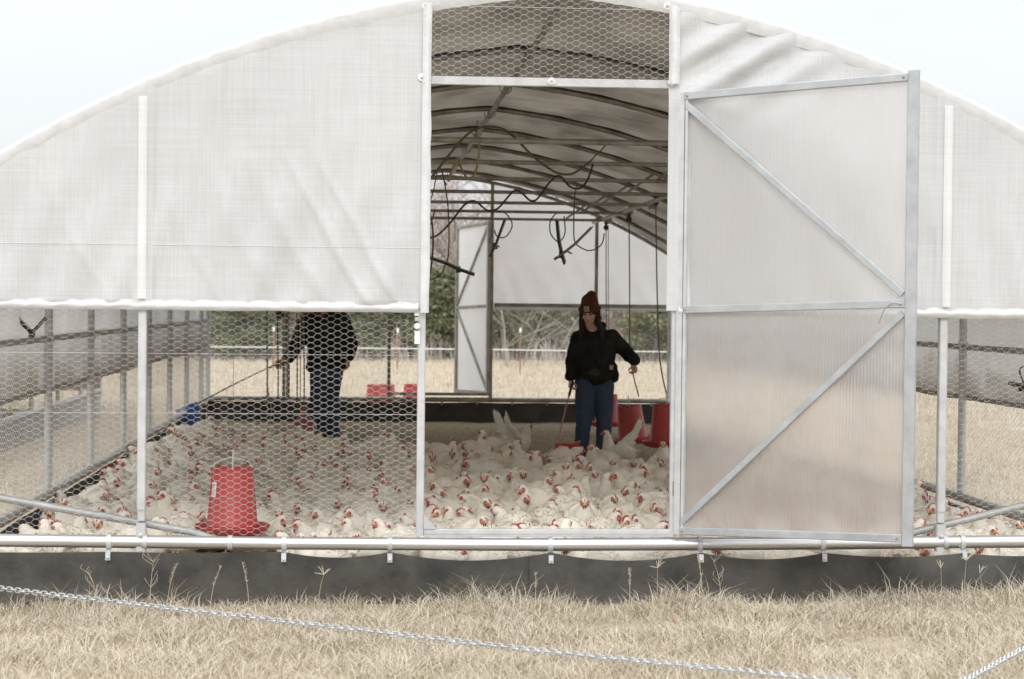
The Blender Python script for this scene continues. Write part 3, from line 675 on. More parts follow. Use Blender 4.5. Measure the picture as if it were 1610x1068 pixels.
b = MB(); b.grid(lambda u, v: Vector((NX-6.16*u, N0+(N1-N0)*v, arch(-3.08+6.16*u)-.02)), 40, 20); nb(b.build('roof_cover', ROOF, NS, smooth='all'))
for yy in (N0, N1): b = MB(); b.grid(lambda u, v, yy=yy: Vector((NX-6.16*u, yy, .3+(arch(-3.08+6.16*u)-.34)*v)), 30, 8); nb(b.build('end_curtain', SIDE, NS))
b = MB(); b.box((NX-6.16, (N0+N1)/2, 1.25), (.02, N1-N0, 2.2)); nb(b.build('far_wall', SIDE, NS))
b = MB(); b.box((NX-3.1, (N0+N1)/2, .02), (5.9, N1-N0-.1, .03)); nb(b.build('bedding', LITTER, NS))

# ------------------------------------------------------------------ feeders
def feeder_parts(root, m_=RED, sc=1., label=False, tilt=0):
    def bld(b, nm, mm, par=root, **k):
        b.v = [Vector(v)*sc for v in b.v]; return b.build(nm, mm, par, **k)
    b = MB(); b.lathe([(.02, .012), (.155, .010), (.196, .022), (.214, .048), (.218, .062), (.214, .068), (.206, .064), (.186, .045), (.168, .034), (.150, .034), (.140, .05)], n=40, capt=False); bld(b, 'feed_pan', m_)
    b = MB(); b.lathe([(.146, .055), (.149, .060), (.149, .072), (.146, .076), (.120, .385), (.123, .388), (.123, .396), (.117, .396), (.113, .36), (.02, .355)], n=40, capb=False); bld(b, 'hopper', m_)
    b = MB(); b.tube(spline([(-.112, 0, .385), (-.09, 0, .43), (0, 0, .455), (.09, 0, .43), (.112, 0, .385)], 6), .0025, 6); b.tube([(0, 0, .05), (0, 0, .50)], .005, 6); bld(b, 'hanger', GALVW)
    if label:
        # sticker: curved white patch with a round mark and lines of print
        b = MB()
        def pt(a, z, r): 
            rr = .1475-(z-.076)*(.0265/.309)+r; return Vector((math.cos(a)*rr, math.sin(a)*rr, z))
        a0 = R(-90-50)
        b.grid(lambda u, v: pt(a0+(u-.5)*.30, .235+.085*v, .0012), 6, 4); s = bld(b, 'sticker', LBL)
        b = MB()
        for q in range(12):
            t0 = q/12*5.2; t1 = (q+1)/12*5.2
            v = [pt(a0+math.cos(t)*r/.14, .297+math.sin(t)*r, .0024) for t, r in ((t0, .008), (t1, .008), (t1, .013), (t0, .013))]; b.add(v, [(0, 1, 2, 3)])
        for q, wd in enumerate((.11, .09, .12, .07)):
            z = .274-q*.009; v = [pt(a0-wd+.005, z, .0024), pt(a0+wd, z, .0024), pt(a0+wd, z+.003, .0024), pt(a0-wd+.005, z+.003, .0024)]; b.add(v, [(0, 1, 2, 3)])
        bld(b, 'print', INK, s, smooth=False)
GF = 'red hanging tube feeders'
def feeder(px_, pyb, D, sc, label, mt=RED, lab=False, tilt=(0, 0), cord_to=None, grp=GF):
    p = atD(px_, pyb, D); t = thing('poultry_feeder', label, 'feeder', p, grp); t.rotation_euler = (R(tilt[0]), R(tilt[1]), 0)
    feeder_parts(t, mt, sc, lab); return t
f1 = feeder(365, 843, 11.35, 1.0, 'nearest red tube feeder with white sticker, behind the netting left of the doorway', REDP, True)
f7 = feeder(1047, 705, 19.0, 1.10, 'dark red feeder cut off by the right door jamb', RED)
f6 = feeder(996, 699, 20.4, 1.05, 'red feeder with tilted pan hanging right beside the woman', RED, tilt=(0, -7))
f5 = feeder(954, 672, 23.2, 1.0, 'red feeder half hidden behind the legs of the woman in blue jeans', RED)
feeder(590, 648, 29.5, 1.05, 'left of two pink red feeders standing outside past the back wall, seen through netting', REDP)
feeder(607, 647, 30.1, 1.05, 'right of two pink red feeders touching outside past the back wall, seen through netting', REDP)
feeder(648, 647, 29.8, 1.05, 'red feeder outside the back wall partly hidden by the left door jamb', REDP)
p = atD(1052, 722, 17.6); t = thing('feed_pan_on_floor', 'red pan rim behind a chicken at the right door jamb', 'pan', (p.x, p.y, .05)); b = MB()
b.lathe([(.02, .0), (.16, 0), (.195, .03), (.20, .06), (.193, .06), (.18, .03), (.02, .02)], n=32); b.build('pan', RED, t); b = MB(); b.lathe([(.202, .055), (.206, .06), (.202, .066)], n=32, capb=False, capt=False); b.build('rim', RED, t)
# bell drinker
p = atD(478, 693, 20.8); t = thing('bell_drinker', 'red bell drinker with cloudy plastic dome hanging by the legs of the man', 'drinker', (p.x, p.y, max(.05, p.z)))
b = MB(); b.lathe([(.03, .01), (.16, .0), (.178, .03), (.182, .06), (.172, .06), (.16, .03), (.10, .03)], n=32); b.build('trough', RED, t)
b = MB(); b.lathe([(.12, .03), (.128, .10), (.11, .19), (.07, .25), (.03, .28), (.0, .285)], n=28, capb=False); b.build('bell', mat('cloudy_pink', (.52, .20, .20), .3, trans=.3), t)
b = MB(); b.lathe([(.03, .27), (.03, .33), (.012, .36)], n=12); b.build('valve', RED, t)

# ------------------------------------------------------------------ cords
def cord(name, pts, r, mt, label, cat='cord', group=None, n=6, sm=6):
    b = MB(); b.tube(spline(pts, sm), r, n); return tag(b.build(name, mt), label, cat, group)
def top_at(p, z=2.66): return Vector((p.x, p.y, z))
v = f1.location; cord('hanging_wire', [v+Vector((0, 0, .50)), v+Vector((0, 0, 1.2)), top_at(v, arch(v.x)-.05)], .0016, CORD, 'thin wire holding up the nearest faded red feeder', group='feeder cords', sm=2)
a = atD(1031, 318, 20.7); cord('feeder_cord', [a, atD(1033, 450, 20), atD(1037, 560, 19.4), f7.location+Vector((0, 0, .53))], .007, CORD, 'dark cord from a pulley down to the feeder at the jamb', group='feeder cords')
a = atD(989, 342, 22.7); cord('feeder_cord', [a, atD(990, 450, 21.8), atD(991, 560, 20.9), f6.location+Vector((.05, 0, .51))], .007, CORD, 'cord falling past the hand of the woman to the tilted feeder', group='feeder cords')
a = atD(953, 355, 24.7); cord('feeder_cord', [a, atD(953, 450, 24.2), f5.location+Vector((0, 0, .5))], .006, CORD, 'cord dropping behind the beanie of the woman', group='feeder cords')
a = atD(956.5, 355, 24.7); cord('feeder_cord', [a, atD(956.5, 480, 24.2), f5.location+Vector((.03, 0, .5))], .005, CORD, 'thinner second cord just right of the one behind the beanie', group='feeder cords')
for (x, y, D), lb in (((1031, 318, 20.7), 'rightmost pulley under the crossbar ends'), ((989, 345, 22.7), 'middle pulley under the crossbar ends'), ((953, 358, 24.7), 'leftmost and farthest pulley under the crossbar ends')):
    p = atD(x, y, D); t = thing('pulley', 'small black '+lb, 'pulley', p, 'pulleys on the crossbar ends'); b = MB(); b.lathe([(.026, -.012), (.034, -.010), (.026, 0), (.034, .010), (.026, .012)], n=14, M=Matrix.Rotation(R(90), 3, 'X')); b.build('wheel', BLACKH, t)
    b = MB(); b.box((0, -.018, .015), (.03, .006, .10)); b.box((0, .018, .015), (.03, .006, .10)); b.box((0, 0, .062), (.03, .04, .01)); b.tube([(0, 0, .06), (0, 0, .12)], .006, 6); b.build('cheek', BLACKH, t, kind='stuff')
# vertical hangers left of the man
for i, (x, y1, D, r, mt, lb) in enumerate(((420, 655, 19.5, .010, CORD, 'grey cord, leftmost of the hanging lines left of the man'), (437, 640, 19, .007, BLACKH, 'black cord, second of the lines hanging left of the man'), (445, 640, 22, .004, CORD, 'very thin line between the black cord and the thick brown pipe'),
      (452.5, 625, 18.8, .020, BROWNH, 'thick brown drop pipe in front of the raised arm of the man'), (467, 655, 19.6, .008, BROWNH, 'brown cord crossing the sleeve of the man'), (472, 668, 19.9, .006, TANR, 'tan cord next to the brown one over the sleeve of the man'), (478, 660, 19.2, .008, CORD, 'grey cord nearest the chest of the man'))):
    a = atD(x, 300, D); a.z = 2.66; p1 = atD(x-.5, 500, D); p2 = atD(x+.3, 580, D); p3 = atD(x, y1, D)
    cord('hanging_line', [a, (a+p1)/2+Vector((.01, 0, 0)), p1, p2, p3], r, mt, lb, group='lines hanging left of the man')
cord('tan_rope', [atD(x, y, 19.7) for x, y in ((420, 600), (423, 625), (427, 645), (423, 665), (419, 690), (421, 715))], .008, TANR, 'wavy tan rope tail hanging left of the man', 'rope')
q = atD(440, 495, 19); t = thing('pulley', 'dark pulley at the top of the black cord beside the shoulder of the man', 'pulley', q, 'pulleys on the crossbar ends'); b = MB(); b.lathe([(.03, -.02), (.04, -.015), (.03, 0), (.04, .015), (.03, .02)], n=14, M=Matrix.Rotation(R(90), 3, 'X')); b.build('wheel', BLACKH, t)
# hoses and rods hanging in the roof
def trace(pts, D0, D1): 
    n = len(pts)-1; return [atD(x, y, D0+(D1-D0)*i/n) for i, (x, y) in enumerate(pts)]
cord('black_hose', trace([(640, 330), (668, 292), (688, 267), (710, 239), (733, 213), (752, 202), (772, 199), (792, 204), (811, 218), (831, 239), (853, 258), (876, 272), (898, 274), (915, 264), (929, 253)], 12.9, 13.3), .0085, BROWNH, 'dark hose arching over the first crossbar and dipping to the right', 'hose')
cord('hose_tail', trace([(926, 257), (935, 246), (943, 239), (950, 231), (957, 223)], 13.3, 13.4), .0045, BROWNH, 'thin stiff end sticking up from the arching hose', 'wire')
cord('coiled_hose', trace([(932, 259), (927, 275), (920, 289), (909, 297), (897, 294), (888, 285), (882, 278), (875, 277), (866, 285), (860, 292), (852, 304), (842, 315), (833, 315), (823, 306), (814, 300), (807, 301), (797, 312), (788, 323), (779, 330), (767, 331), (758, 325), (750, 318), (741, 316), (732, 321), (722, 332), (711, 347), (700, 359), (689, 369), (677, 374), (660, 374)], 14.9, 17.5), .0088, BLACKH, 'long wavy black hose looping across the crossbars to the left', 'hose')
cord('tan_rope', trace([(745, 212), (752, 221), (754, 236), (751, 255), (747, 272), (739, 281), (732, 277), (724, 262), (720, 249), (713, 262), (705, 285)], 13.1, 14), .008, TANR, 'tan rope loop hanging from the first crossbar', 'rope')
cord('thin_rod', [atD(750.5, 189, 13), atD(750.5, 206, 13)], .003, BROWNH, 'short thin wire standing up from the first crossbar', 'wire', sm=1)
cord('brown_cord', trace([(660, 290), (668, 314), (677.5, 342), (681, 373), (679, 411), (674, 441), (669, 461)], 14.5, 14.5), .008, BROWNH, 'brown cord with a knob end hanging next to the left door jamb', 'cord')
b = MB(); b.lathe([(.012, -.03), (.018, -.02), (.018, .015), (.010, .025)], atD(669, 463, 14.5), 10); tag(b.build('cord_knob', BROWNH), 'dark knob at the lower end of the brown cord by the left jamb', 'knob')
cord('thin_line', trace([(668, 332), (673, 347), (677, 352), (684, 330)], 15, 15), .006, BROWNH, 'short slack brown line between the crossbars at the left jamb', 'cord')
cord('thin_line', trace([(668, 304), (674, 313), (680, 306), (690, 262), (698, 282), (702, 292)], 15, 15), .005, BROWNH, 'thin hooked line above the crossbars near the left jamb', 'cord')
def nipple_arm(name, arm, ring, lb, nub=None, D=15.):
    t = thing('drinker_arm', lb, 'drinker arm', atD(*arm[0], D), 'drinker arms hanging from the crossbars'); o = Vector(t.location)
    b = MB(); P = [atD(x, y, D)-o for x, y in arm]
    for i in range(len(P)-1): b.bar(P[i], P[i+1]+(P[i+1]-P[i]).normalized()*.01, .020, .012, up=(0, 1, 0))
    b.build('arm', BLACKH, t)
    b = MB(); P2 = [p+Vector((.012, -.012, .010)) for p in P]; b.tube(P2, .005, 6); b.build('rod', DULL, t)
    b = MB(); b.tube(spline([atD(x, y, D+.05)-o for x, y in ring], 6), .0055, 6); b.build('feed_tube', BROWNH, t)
    b = MB(); e = P[-1]; b.ell(e, (.009, .008, .012)); b.build('nipple', REDP, t)
    mid = P[len(P)//2]; b = MB(); b.box(mid, (.035, .03, .05)); b.build('clip', BLACKH, t)
    if nub: b = MB(); b.bar(atD(*nub[0], D)-o, atD(*nub[1], D)-o, .014, .014, up=(0, 1, 0)); b.build('side_peg', TANR, t)
nipple_arm('a', [(793.6, 345.5), (784, 372), (778.6, 387), (771, 402.6)], [(779, 334), (790, 333), (799, 340), (805, 351), (803, 362), (794, 373), (782, 372), (777, 362)], 'black drinker arm hanging with its hose ring beside the back door post', [(779, 387), (785.5, 388)])
nipple_arm('b', [(875, 347), (878, 379), (882.5, 400), (887, 414)], [(875, 335), (868, 343), (864.5, 352), (866, 368), (876.5, 380), (884, 376), (888.5, 364), (887, 340)], 'steep black drinker arm with hose ring crossing behind the longer slanted arm')
nipple_arm('c', [(930, 358), (905, 383), (882.5, 401), (873, 407)], [(907, 290), (903.5, 310), (902, 355), (903.5, 379), (911, 388), (924.5, 394), (938, 391), (947, 382), (950, 367)], 'longest slanted black drinker arm, right of the steep one', [(891, 395), (899, 399)])
nipple_arm('d', [(655, 399), (702, 415), (720.5, 424), (744, 432)], [(696, 272), (704.6, 327), (705.5, 392), (700, 418.6), (690.6, 433.6), (677.5, 439), (668, 433), (662, 420)], 'drinker arm sticking out from behind the left door jamb')
nipple_arm('e', [(2, 478), (30, 505), (50, 524), (70, 502)], [(0, 470), (-10, 500), (10, 520)], 'drinker arm with bent end under the fabric hem at the far left', D=12.2)
nipple_arm('f', [(1640, 590), (1625, 611), (1607, 609), (1588, 603)], [(1612, 610), (1607, 596), (1603, 582), (1612, 575)], 'dark drinker arm at the right picture edge beyond the netting', D=11.6)

# ------------------------------------------------------------------ tow chain
def chain(path, label, wire=.0038, pitch=.0285):
    P = spline(path, 14); P = [Vector(p) for p in P]; t = thing('tow_chain', label, 'chain', P[0], 'galvanised tow chains')
    # link mesh along x
    b = MB(); hl, hw = .0185, .0115; n = 20; pts = []
    for k in range(n):
        a = 2*math.pi*k/n; c, s = math.cos(a), math.sin(a); pts.append(((hl-hw+.002)*(1 if c > 0 else -1)*(min(1, abs(c)*2.2))+c*hw*.95, s*hw, 0))
    pts.append(pts[0]); b.tube(pts, wire, 7, cap=False); me = b.mesh('link_shape', CHAINM)
    S = [0]; 
    for i in range(1, len(P)): S.append(S[-1]+(P[i]-P[i-1]).length)
    n = int(S[-1]/pitch); X = [np.interp(np.arange(n)*pitch, S, [p[k] for p in P]) for k in range(3)]
    for i in range(n-1):
        a = Vector((X[0][i], X[1][i], X[2][i])); c = Vector((X[0][i+1], X[1][i+1], X[2][i+1])); d = (c-a).normalized()
        o = bpy.data.objects.new('chain_link', me); COL.objects.link(o); o.parent = t
        side = d.cross(Vector((0, 0, 1))).normalized(); up = side.cross(d)
        rot = Matrix((d, side, up)).transposed(); rot = rot @ Matrix.Rotation(R(6 if i % 2 else 96)+rng.normal(0, .16), 3, 'X')
        M4 = rot.to_4x4(); M4.translation = (a+c)/2-P[0]; o.matrix_local = M4
hitch = atD(1404, 1078, 6.7)
chain([atD(-40, 917, 10.1), atD(0, 925, 10.0), atD(226, 952, 9.5), atD(420, 974, 9.1), atD(600, 995, 8.7), atD(800, 1018, 8.25), atD(1000, 1039, 7.8), atD(1150, 1054, 7.4), atD(1290, 1068, 7.0), hitch], 'long galvanised tow chain sagging across the dry grass from the left picture edge')
chain([hitch, atD(1450, 1092, 6.9), atD(1520, 1068, 7.35), atD(1565, 1044, 7.7), atD(1610, 1020, 8.05), atD(1680, 985, 8.7), atD(1740, 960, 9.2)], 'short stretch of galvanised chain rising in the bottom right corner')

# ------------------------------------------------------------------ weeds at the skirt
def weed(px_, h, seed, kind, label, y=-.16, lean=.2):
    rr = random.Random(seed); q = at(px_, 940, y); z0 = gz(q.x, y)-.01
    t = thing('dry_weed', label, 'weed', (q.x, y, z0), 'dry weeds against the skirt')
    b = MB(); l = rr.uniform(-lean, lean)
    main = spline([(0, 0, 0), (l*h*.25, -.01, h*.4), (l*h*.7, -.02, h*.75), (l*h*1.3, -.03, h)], 5); rad = [.0026*(1-.75*i/(len(main)-1)) for i in range(len(main))]
    b.tube(main, rad, 5, tint=.35); b.build('stem', STRAW, t)
    b = MB()
    if kind == 'bermuda':
        tp = Vector(main[-1])
        for k in range(5):
            a = rr.uniform(-1.4, 1.4); L_ = rr.uniform(.035, .06); b.tube([tp, tp+Vector((math.sin(a)*L_*.6, rr.uniform(-.01, .01), math.cos(a)*L_*.7)), tp+Vector((math.sin(a)*L_, 0, math.cos(a)*L_))], [.0015, .0019, .0008], 4, tint=.55)
    elif kind == 'twiggy':
        for k in range(9):
            i = rr.randrange(5, len(main)); p0 = Vector(main[i]); a = rr.choice((-1, 1))*rr.uniform(.4, 1.0); L_ = rr.uniform(.03, .07)
            p1 = p0+Vector((math.sin(a)*L_, rr.uniform(-.02, .02), math.cos(a)*L_)); b.tube([p0, p1], [.0014, .0008], 4, tint=.25); b.tube([p1, p1+Vector((rr.uniform(-.015, .015), 0, .02))], .0012, 4, tint=.3)
    else:
        for k in range(26):
            i = rr.randrange(8, len(main)); p0 = Vector(main[i]); b.tube([p0, p0+Vector((rr.uniform(-.012, .012), rr.uniform(-.008, .008), rr.uniform(.008, .02)))], [.0018, .0006], 3, tint=.3)
    b.build('seed_head', STRAW, t, kind='stuff')
for px_, h, sd_, kd, lb in ((155, .22, 1, 'twiggy', 'forked twiggy weed in front of the black skirt near the left end of the chain'), (330, .24, 2, 'plume', 'bent plume of dry grass left of the tall seed spike'), (392, .26, 3, 'plume', 'tall grey seed spike against the skirt below the red feeder'),
       (500, .20, 6, 'bermuda', 'five fingered grass head left of the mid skirt'), 
       (842, .20, 9, 'plume', 'thin upright stalk just right of the skirt seam'), (990, .22, 11, 'plume', 'bushy dry stalk below the right door jamb'),
       (1033, .23, 12, 'bermuda', 'drooping fingered grass head below the hinge of the open door'), (1105, .30, 13, 'plume', 'tall straight straw stalk below the open door'), (1135, .27, 14, 'twiggy', 'fan shaped brown seed head below the open door'), 
       (1480, .20, 16, 'bermuda', 'arching fingered grass on the clump at the lower right'), (1515, .24, 17, 'bermuda', 'upright cross shaped grass head, tallest on the right clump'), (1545, .17, 18, 'bermuda', 'bent straw bow on the right side of the right clump'), (235, .30, 19, 'twiggy', 'thin brown stalk rising to the rail under the left post'), (262, .26, 20, 'plume', 'thin curved stalk right of the left post foot')):
    weed(px_, h, sd_, kd, lb)

# ------------------------------------------------------------------ chickens
def ring_pts(st, n):
    P = spline([s[:3] for s in st], 4); rw = spline([(s[3], s[4], 0) for s in st], 4); return P, rw
def make_bird(seed, stand, hx, hy, hz, yaw, wings=0):
    rr = random.Random(seed); zc = .180 if stand else .135
    st = [(-.225, 0, .045, .006, .004), (-.19, 0, .036, .045, .020), (-.15, 0, .022, .086, .070), (-.08, 0, .006, .120, .112), (.01, 0, .0, .132, .130), (.08, 0, .008, .116, .120), (.13, hy*.15, .042, .080, .086),
          (.15+.2*(hx-.17), hy*.35, .075+.25*(hz-.1), .052, .054), (hx*.92, hy*.7, hz*.72+.02, .040, .041), (hx-.008, hy*.95, hz-.012, .034, .034)]
    st = [(a*(.80 if a < 0 else .92), b_, c+zc, d, e) for a, b_, c, d, e in st]; hx *= .92
    P, rw = ring_pts(st, 14); m = len(P); n = 14; b = MB(); vs = []; frames = []
    for i in range(m):
        t = (P[min(i+1, m-1)]-P[max(i-1, 0)]).normalized(); side = Vector((-t.y, t.x, 0)); 
        if side.length < .2: side = Vector((0, 1, 0))
        side.normalize(); up = t.cross(side).normalized()
        if i < m*.6: side = (side*.5+Vector((0, .5, 0))).normalized(); up = t.cross(side).normalized()
        frames.append((t, side, up)); fl = 1.
        for k in range(n):
            a = 2*math.pi*k/n; w, h = rw[i].x, rw[i].y
            q = P[i]+side*math.cos(a)*w+up*math.sin(a)*h
            q += (side*math.cos(a)+up*math.sin(a))*(.010*noise.noise(q*22+Vector((seed, 0, 0))))
            if q.z < .012: q.z = .012+.2*(q.z-.012) if q.z > .0 else .010
            vs.append(q)
    b.add(vs, [(i*n+k, i*n+(k+1) % n, (i+1)*n+(k+1) % n, (i+1)*n+k) for i in range(m-1) for k in range(n)]+[tuple(range(n-1, -1, -1)), tuple(range((m-1)*n, m*n))], .6)
    H = Vector((hx, hy, hz+zc)); RM = Matrix.Rotation(yaw, 3, 'Z') @ Matrix.Rotation(R(rr.uniform(2, 16)), 3, 'Y')
    b.ell(H, (.039, .030, .033), 12, 8, RM)
    if not wings:
        for s in (-1, 1): b.ell((-.028, s*.108, zc+.012), (.100, .028, .066), 12, 8, Matrix.Rotation(R(-6), 3, 'Y') @ Matrix.Rotation(s*R(5), 3, 'Z'))
    # feathers: small overlapping blades lying on the body
    b.cm = 1
    def quill(p, d, nrm, L_, w_, tint):
        sd = d.cross(nrm).normalized(); b.add([p, p+d*L_*.5+sd*w_+nrm*.004, p+d*L_+nrm*.006, p+d*L_*.5-sd*w_+nrm*.004], [(0, 1, 2), (0, 2, 3)], tint)
    for q in range(520):
        i = rr.randrange(2, m-2); k = rr.uniform(0, 2*math.pi); t, side, up = frames[i]; w, h = rw[i].x, rw[i].y
        nr = (side*math.cos(k)+up*math.sin(k)).normalized(); p = P[i]+side*math.cos(k)*w+up*math.sin(k)*h
        if p.z < .02: continue
        body = i < m*.66; d = (-t+nr*rr.uniform(.02, .2)+Vector((rr.gauss(0, .13), rr.gauss(0, .13), rr.gauss(0, .1)-.12))).normalized()
        L_ = rr.uniform(.022, .038) if body else rr.uniform(.012, .022); quill(p-nr*.002, d, nr, L_, L_*.24, rr.betavariate(3, 2))
    if not wings:
        for s in (-1, 1):
            for q in range(12):
                p = Vector((-.03-.005*q, s*(.128-.004*q), zc+.045-.008*q)); quill(p, Vector((-1, -s*.2, rr.uniform(-.08, .06))).normalized(), Vector((0, s, .3)).normalized(), .075, .011, rr.uniform(.5, 1))
    for q in range(9):
        a = (q-4)*.22; quill(Vector((-.135, 0, zc+.04)), Vector((-.8, math.sin(a)*.7, .30+.1*math.cos(a))).normalized(), Vector((0, math.sin(a), 1)).normalized(), .058, .012, rr.uniform(.5, 1))
    wing_objs = []
    if wings:
        for s in (-1, 1):
            if wings == 2 and s > 0: continue
            W0 = Vector((.03, s*.09, zc+.05)); W1 = Vector((-.06, s*.17, zc+.17)); W2 = Vector((-.13, s*.21, zc+.23)); b.tube(spline([W0, W1, W2], 4), [.040, .042, .042, .040, .036, .032, .026, .018, .008], 8, tint=.7)
            for row in range(4):
                for q in range(20):
                    f = q/19; p = W0.lerp(W1, f*2) if f < .5 else W1.lerp(W2, f*2-1); d = Vector((-.75+.55*f+rr.gauss(0, .09), s*(.05+.25*f), .12+.75*f+rr.gauss(0, .08))).normalized()
                    quill(p+Vector((0, s*.012*(row-1.5), 0)), d, Vector((-.2, -s, .2)).normalized(), (.15-.018*row)*rr.uniform(.8, 1.2), .022, rr.uniform(.4, 1))
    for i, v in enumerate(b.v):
        v = Vector(v); f_ = max(0, min(1, (v.z-.03)/.15+.35*noise.noise(v*9+Vector((seed*3, 0, 0))))); b.a[i] = max(0, min(1, (b.a[i]*.14+.86 if b.a[i] else .95)*(.30+.70*f_)))  # tan low down: belly dirt, and shade between bodies put into the tint
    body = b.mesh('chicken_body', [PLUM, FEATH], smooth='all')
    c = MB(); X = RM @ Vector((1, 0, 0)); Yv = RM @ Vector((0, 1, 0)); Z = RM @ Vector((0, 0, 1))
    def L3(x, y, z): return H+(X*x+Yv*y+Z*z)*1.12
    for s in (-1, 1):
        c.cm = 1; c.ell(L3(.015, s*.0172, -.001), (.024, .012, .0195), 10, 6, RM); c.cm = 0; c.ell(L3(.026, s*.007, -.025), (.008, .005, .014), 8, 5, RM)
    # comb: serrated plate
    prof = [(-.020, .022), (-.026, .040), (-.014, .036), (-.008, .052), (.002, .040), (.010, .055), (.018, .039), (.027, .049), (.032, .030), (.040, .016), (.034, .008), (.0, .020)]
    big = rr.uniform(.2, .7); n_ = len(prof); vs = [L3(x, .004*(-1 if z < .03 else -.4), .018+(z-.018)*big) for x, z in prof]+[L3(x, .004*(1 if z < .03 else .4), .018+(z-.018)*big) for x, z in prof]
    c.add(vs, [tuple(range(n_-1, -1, -1)), tuple(range(n_, 2*n_))]+[(i, (i+1) % n_, n_+(i+1) % n_, n_+i) for i in range(n_)])
    c.cm = 2
    for s in (-1, 1): c.ell(L3(.018, s*.0275, .005), (.0055, .0035, .0055), 6, 5, RM)
    comb = c.mesh('comb_shape', [COMB, FACE, EYE])
    k = MB(); k.tube([L3(.030, 0, -.001), L3(.045, 0, -.004), L3(.057, 0, -.012)], [.012, .0085, .002], 8)
    beak = k.mesh('beak_shape', [BEAK])
    leg = None
    if stand:
        leg = []
        for s in (-1, 1):
            l_ = MB(); l_.tube([(0, s*.055, .13), (-.012, s*.057, .07), (0, s*.058, .014)], [.016, .0085, .008], 8)
            for a in (-.5, 0, .5, math.pi): l_.tube([(0, s*.058, .014), (math.cos(a)*.03, s*.058+math.sin(a)*.03, .010), (math.cos(a)*(.05 if a < 3 else .025), s*.058+math.sin(a)*.05, .004)], [.008, .006, .003], 6)
            leg.append(l_.mesh('leg_shape', LEGM))
    return dict(body=body, comb=comb, beak=beak, leg=leg, head=H)
BIRDS = []
specs = [(1, 1, .175, .0, .135, 0), (2, 1, .175, .02, .115, .7), (3, 1, .185, -.02, .10, -.9), (4, 1, .195, 0, .09, .2), (5, 0, .165, .0, .14, -.5), (6, 0, .175, .03, .13, 1.0), (7, 0, .18, -.03, .115, -1.2),
         (8, 0, .185, 0, .105, .15), (9, 0, .165, .01, .16, 1.4), (10, 1, .155, 0, .165, .4), (11, 0, .16, -.02, .135, -1.5), (12, 1, .18, .03, .12, -.2)]
for s_ in specs: BIRDS.append(make_bird(*s_))
FLAP = [make_bird(31, 1, .18, 0, .19, .1, 1), make_bird(32, 1, .18, 0, .20, -.2, 2)]

wp = atD(934, 735, 19.1); wp.z = 0; mp_ = atD(515, 694, 23.0); mp_.z = 0
pdl = atD(890, 720, 18.1); avoid = [(pdl.x, pdl.y, .30), (wp.x, wp.y-.42, .30), (wp.x, wp.y, .30), (mp_.x, mp_.y, .30), (f1.location.x, f1.location.y, .40), (f1.location.x, f1.location.y-.38, .36), (f7.location.x, f7.location.y, .2), (f6.location.x, f6.location.y, .2)]
def rear(x):
    return float(np.interp(x, [-3.1, -2.2, -1.5, -.9, -.5, .3, .9, 1.5, 3.1], [11.2, 10.7, 9.2, 8.5, 8.3, 8.1, 7.2, 6.9, 7.4]))
pts = []; cell = {}
def try_add(x, y, md):
    for (a, c_, r_) in avoid:
        if (x-a)**2+(y-c_)**2 < r_*r_: return
    i, j = int(x/.4+100), int(y/.4+100)
    for di in (-1, 0, 1):
        for dj in (-1, 0, 1):
            for q in cell.get((i+di, j+dj), ()):
                if (q[0]-x)**2+(q[1]-y)**2 < md*md: return
    cell.setdefault((i, j), []).append((x, y)); pts.append((x, y))
prng = random.Random(11)
for x in np.arange(-2.9, 2.95, .29): try_add(x+prng.uniform(-.05, .05), .27+prng.uniform(-.03, .06), .2)
for k in range(60000):
    x = prng.uniform(-2.93, 2.93); y = prng.uniform(.3, 13.4)
    if y > rear(x)+.25*math.sin(x*7)+prng.uniform(-.2, .2): continue
    try_add(x, y, 0.242+(.04 if y > rear(x)-1.2 else 0)+.004*y)
def scr(p):
    d = Vector(p)-Vector((CX, -CD, CZ)); f_ = d.dot(FW); return 805+F*d.dot(RT)/f_, 534-F*d.dot(UP)/f_, f_
info = []
for x, y in pts:
    u, v, f_ = scr((x, y, .25)); vis = -25 < u < 1635 and not (1075 < u < 1425); info.append((0 if vis else 1, y, x, u))
info.sort()
ind, rest = info[:296], info[296:]
bays = [(-1e9, 226, 'left of left post'), (226, 322, 'between post and red feeder'), (322, 410, 'behind nearest red feeder'), (410, 657, 'between feeder and left jamb'), (657, 1058, 'in the doorway'), (1058, 1435, 'behind the open door'), (1435, 1e9, 'right of open door')]
ordn = ['first', 'second', 'third', 'fourth', 'fifth', 'sixth', 'seventh', 'eighth', 'ninth', 'tenth', 'eleventh', 'twelfth', 'thirteenth', 'fourteenth', 'fifteenth', 'sixteenth', 'seventeenth', 'eighteenth', 'nineteenth', 'twentieth', 'twenty first', 'twenty second', 'twenty third', 'twenty fourth', 'twenty fifth', 'twenty sixth', 'twenty seventh', 'twenty eighth', 'twenty ninth', 'thirtieth', 'thirty first', 'thirty second', 'thirty third', 'thirty fourth', 'thirty fifth', 'thirty sixth', 'thirty seventh', 'thirty eighth', 'thirty ninth', 'fortieth']
GC = 'flock of white chickens on the litter'
def rown(y): return int((y-.1)/.30)
buck = {}
for it in ind:
    bi = next(i for i, b_ in enumerate(bays) if b_[0] <= it[3] < b_[1]); buck.setdefault((rown(it[1]), bi), []).append(it)
def facing(a):
    c, s = math.cos(a), math.sin(a)
    return 'facing right' if c > .5 else 'facing left' if c < -.5 else 'facing camera' if s < 0 else 'facing away'
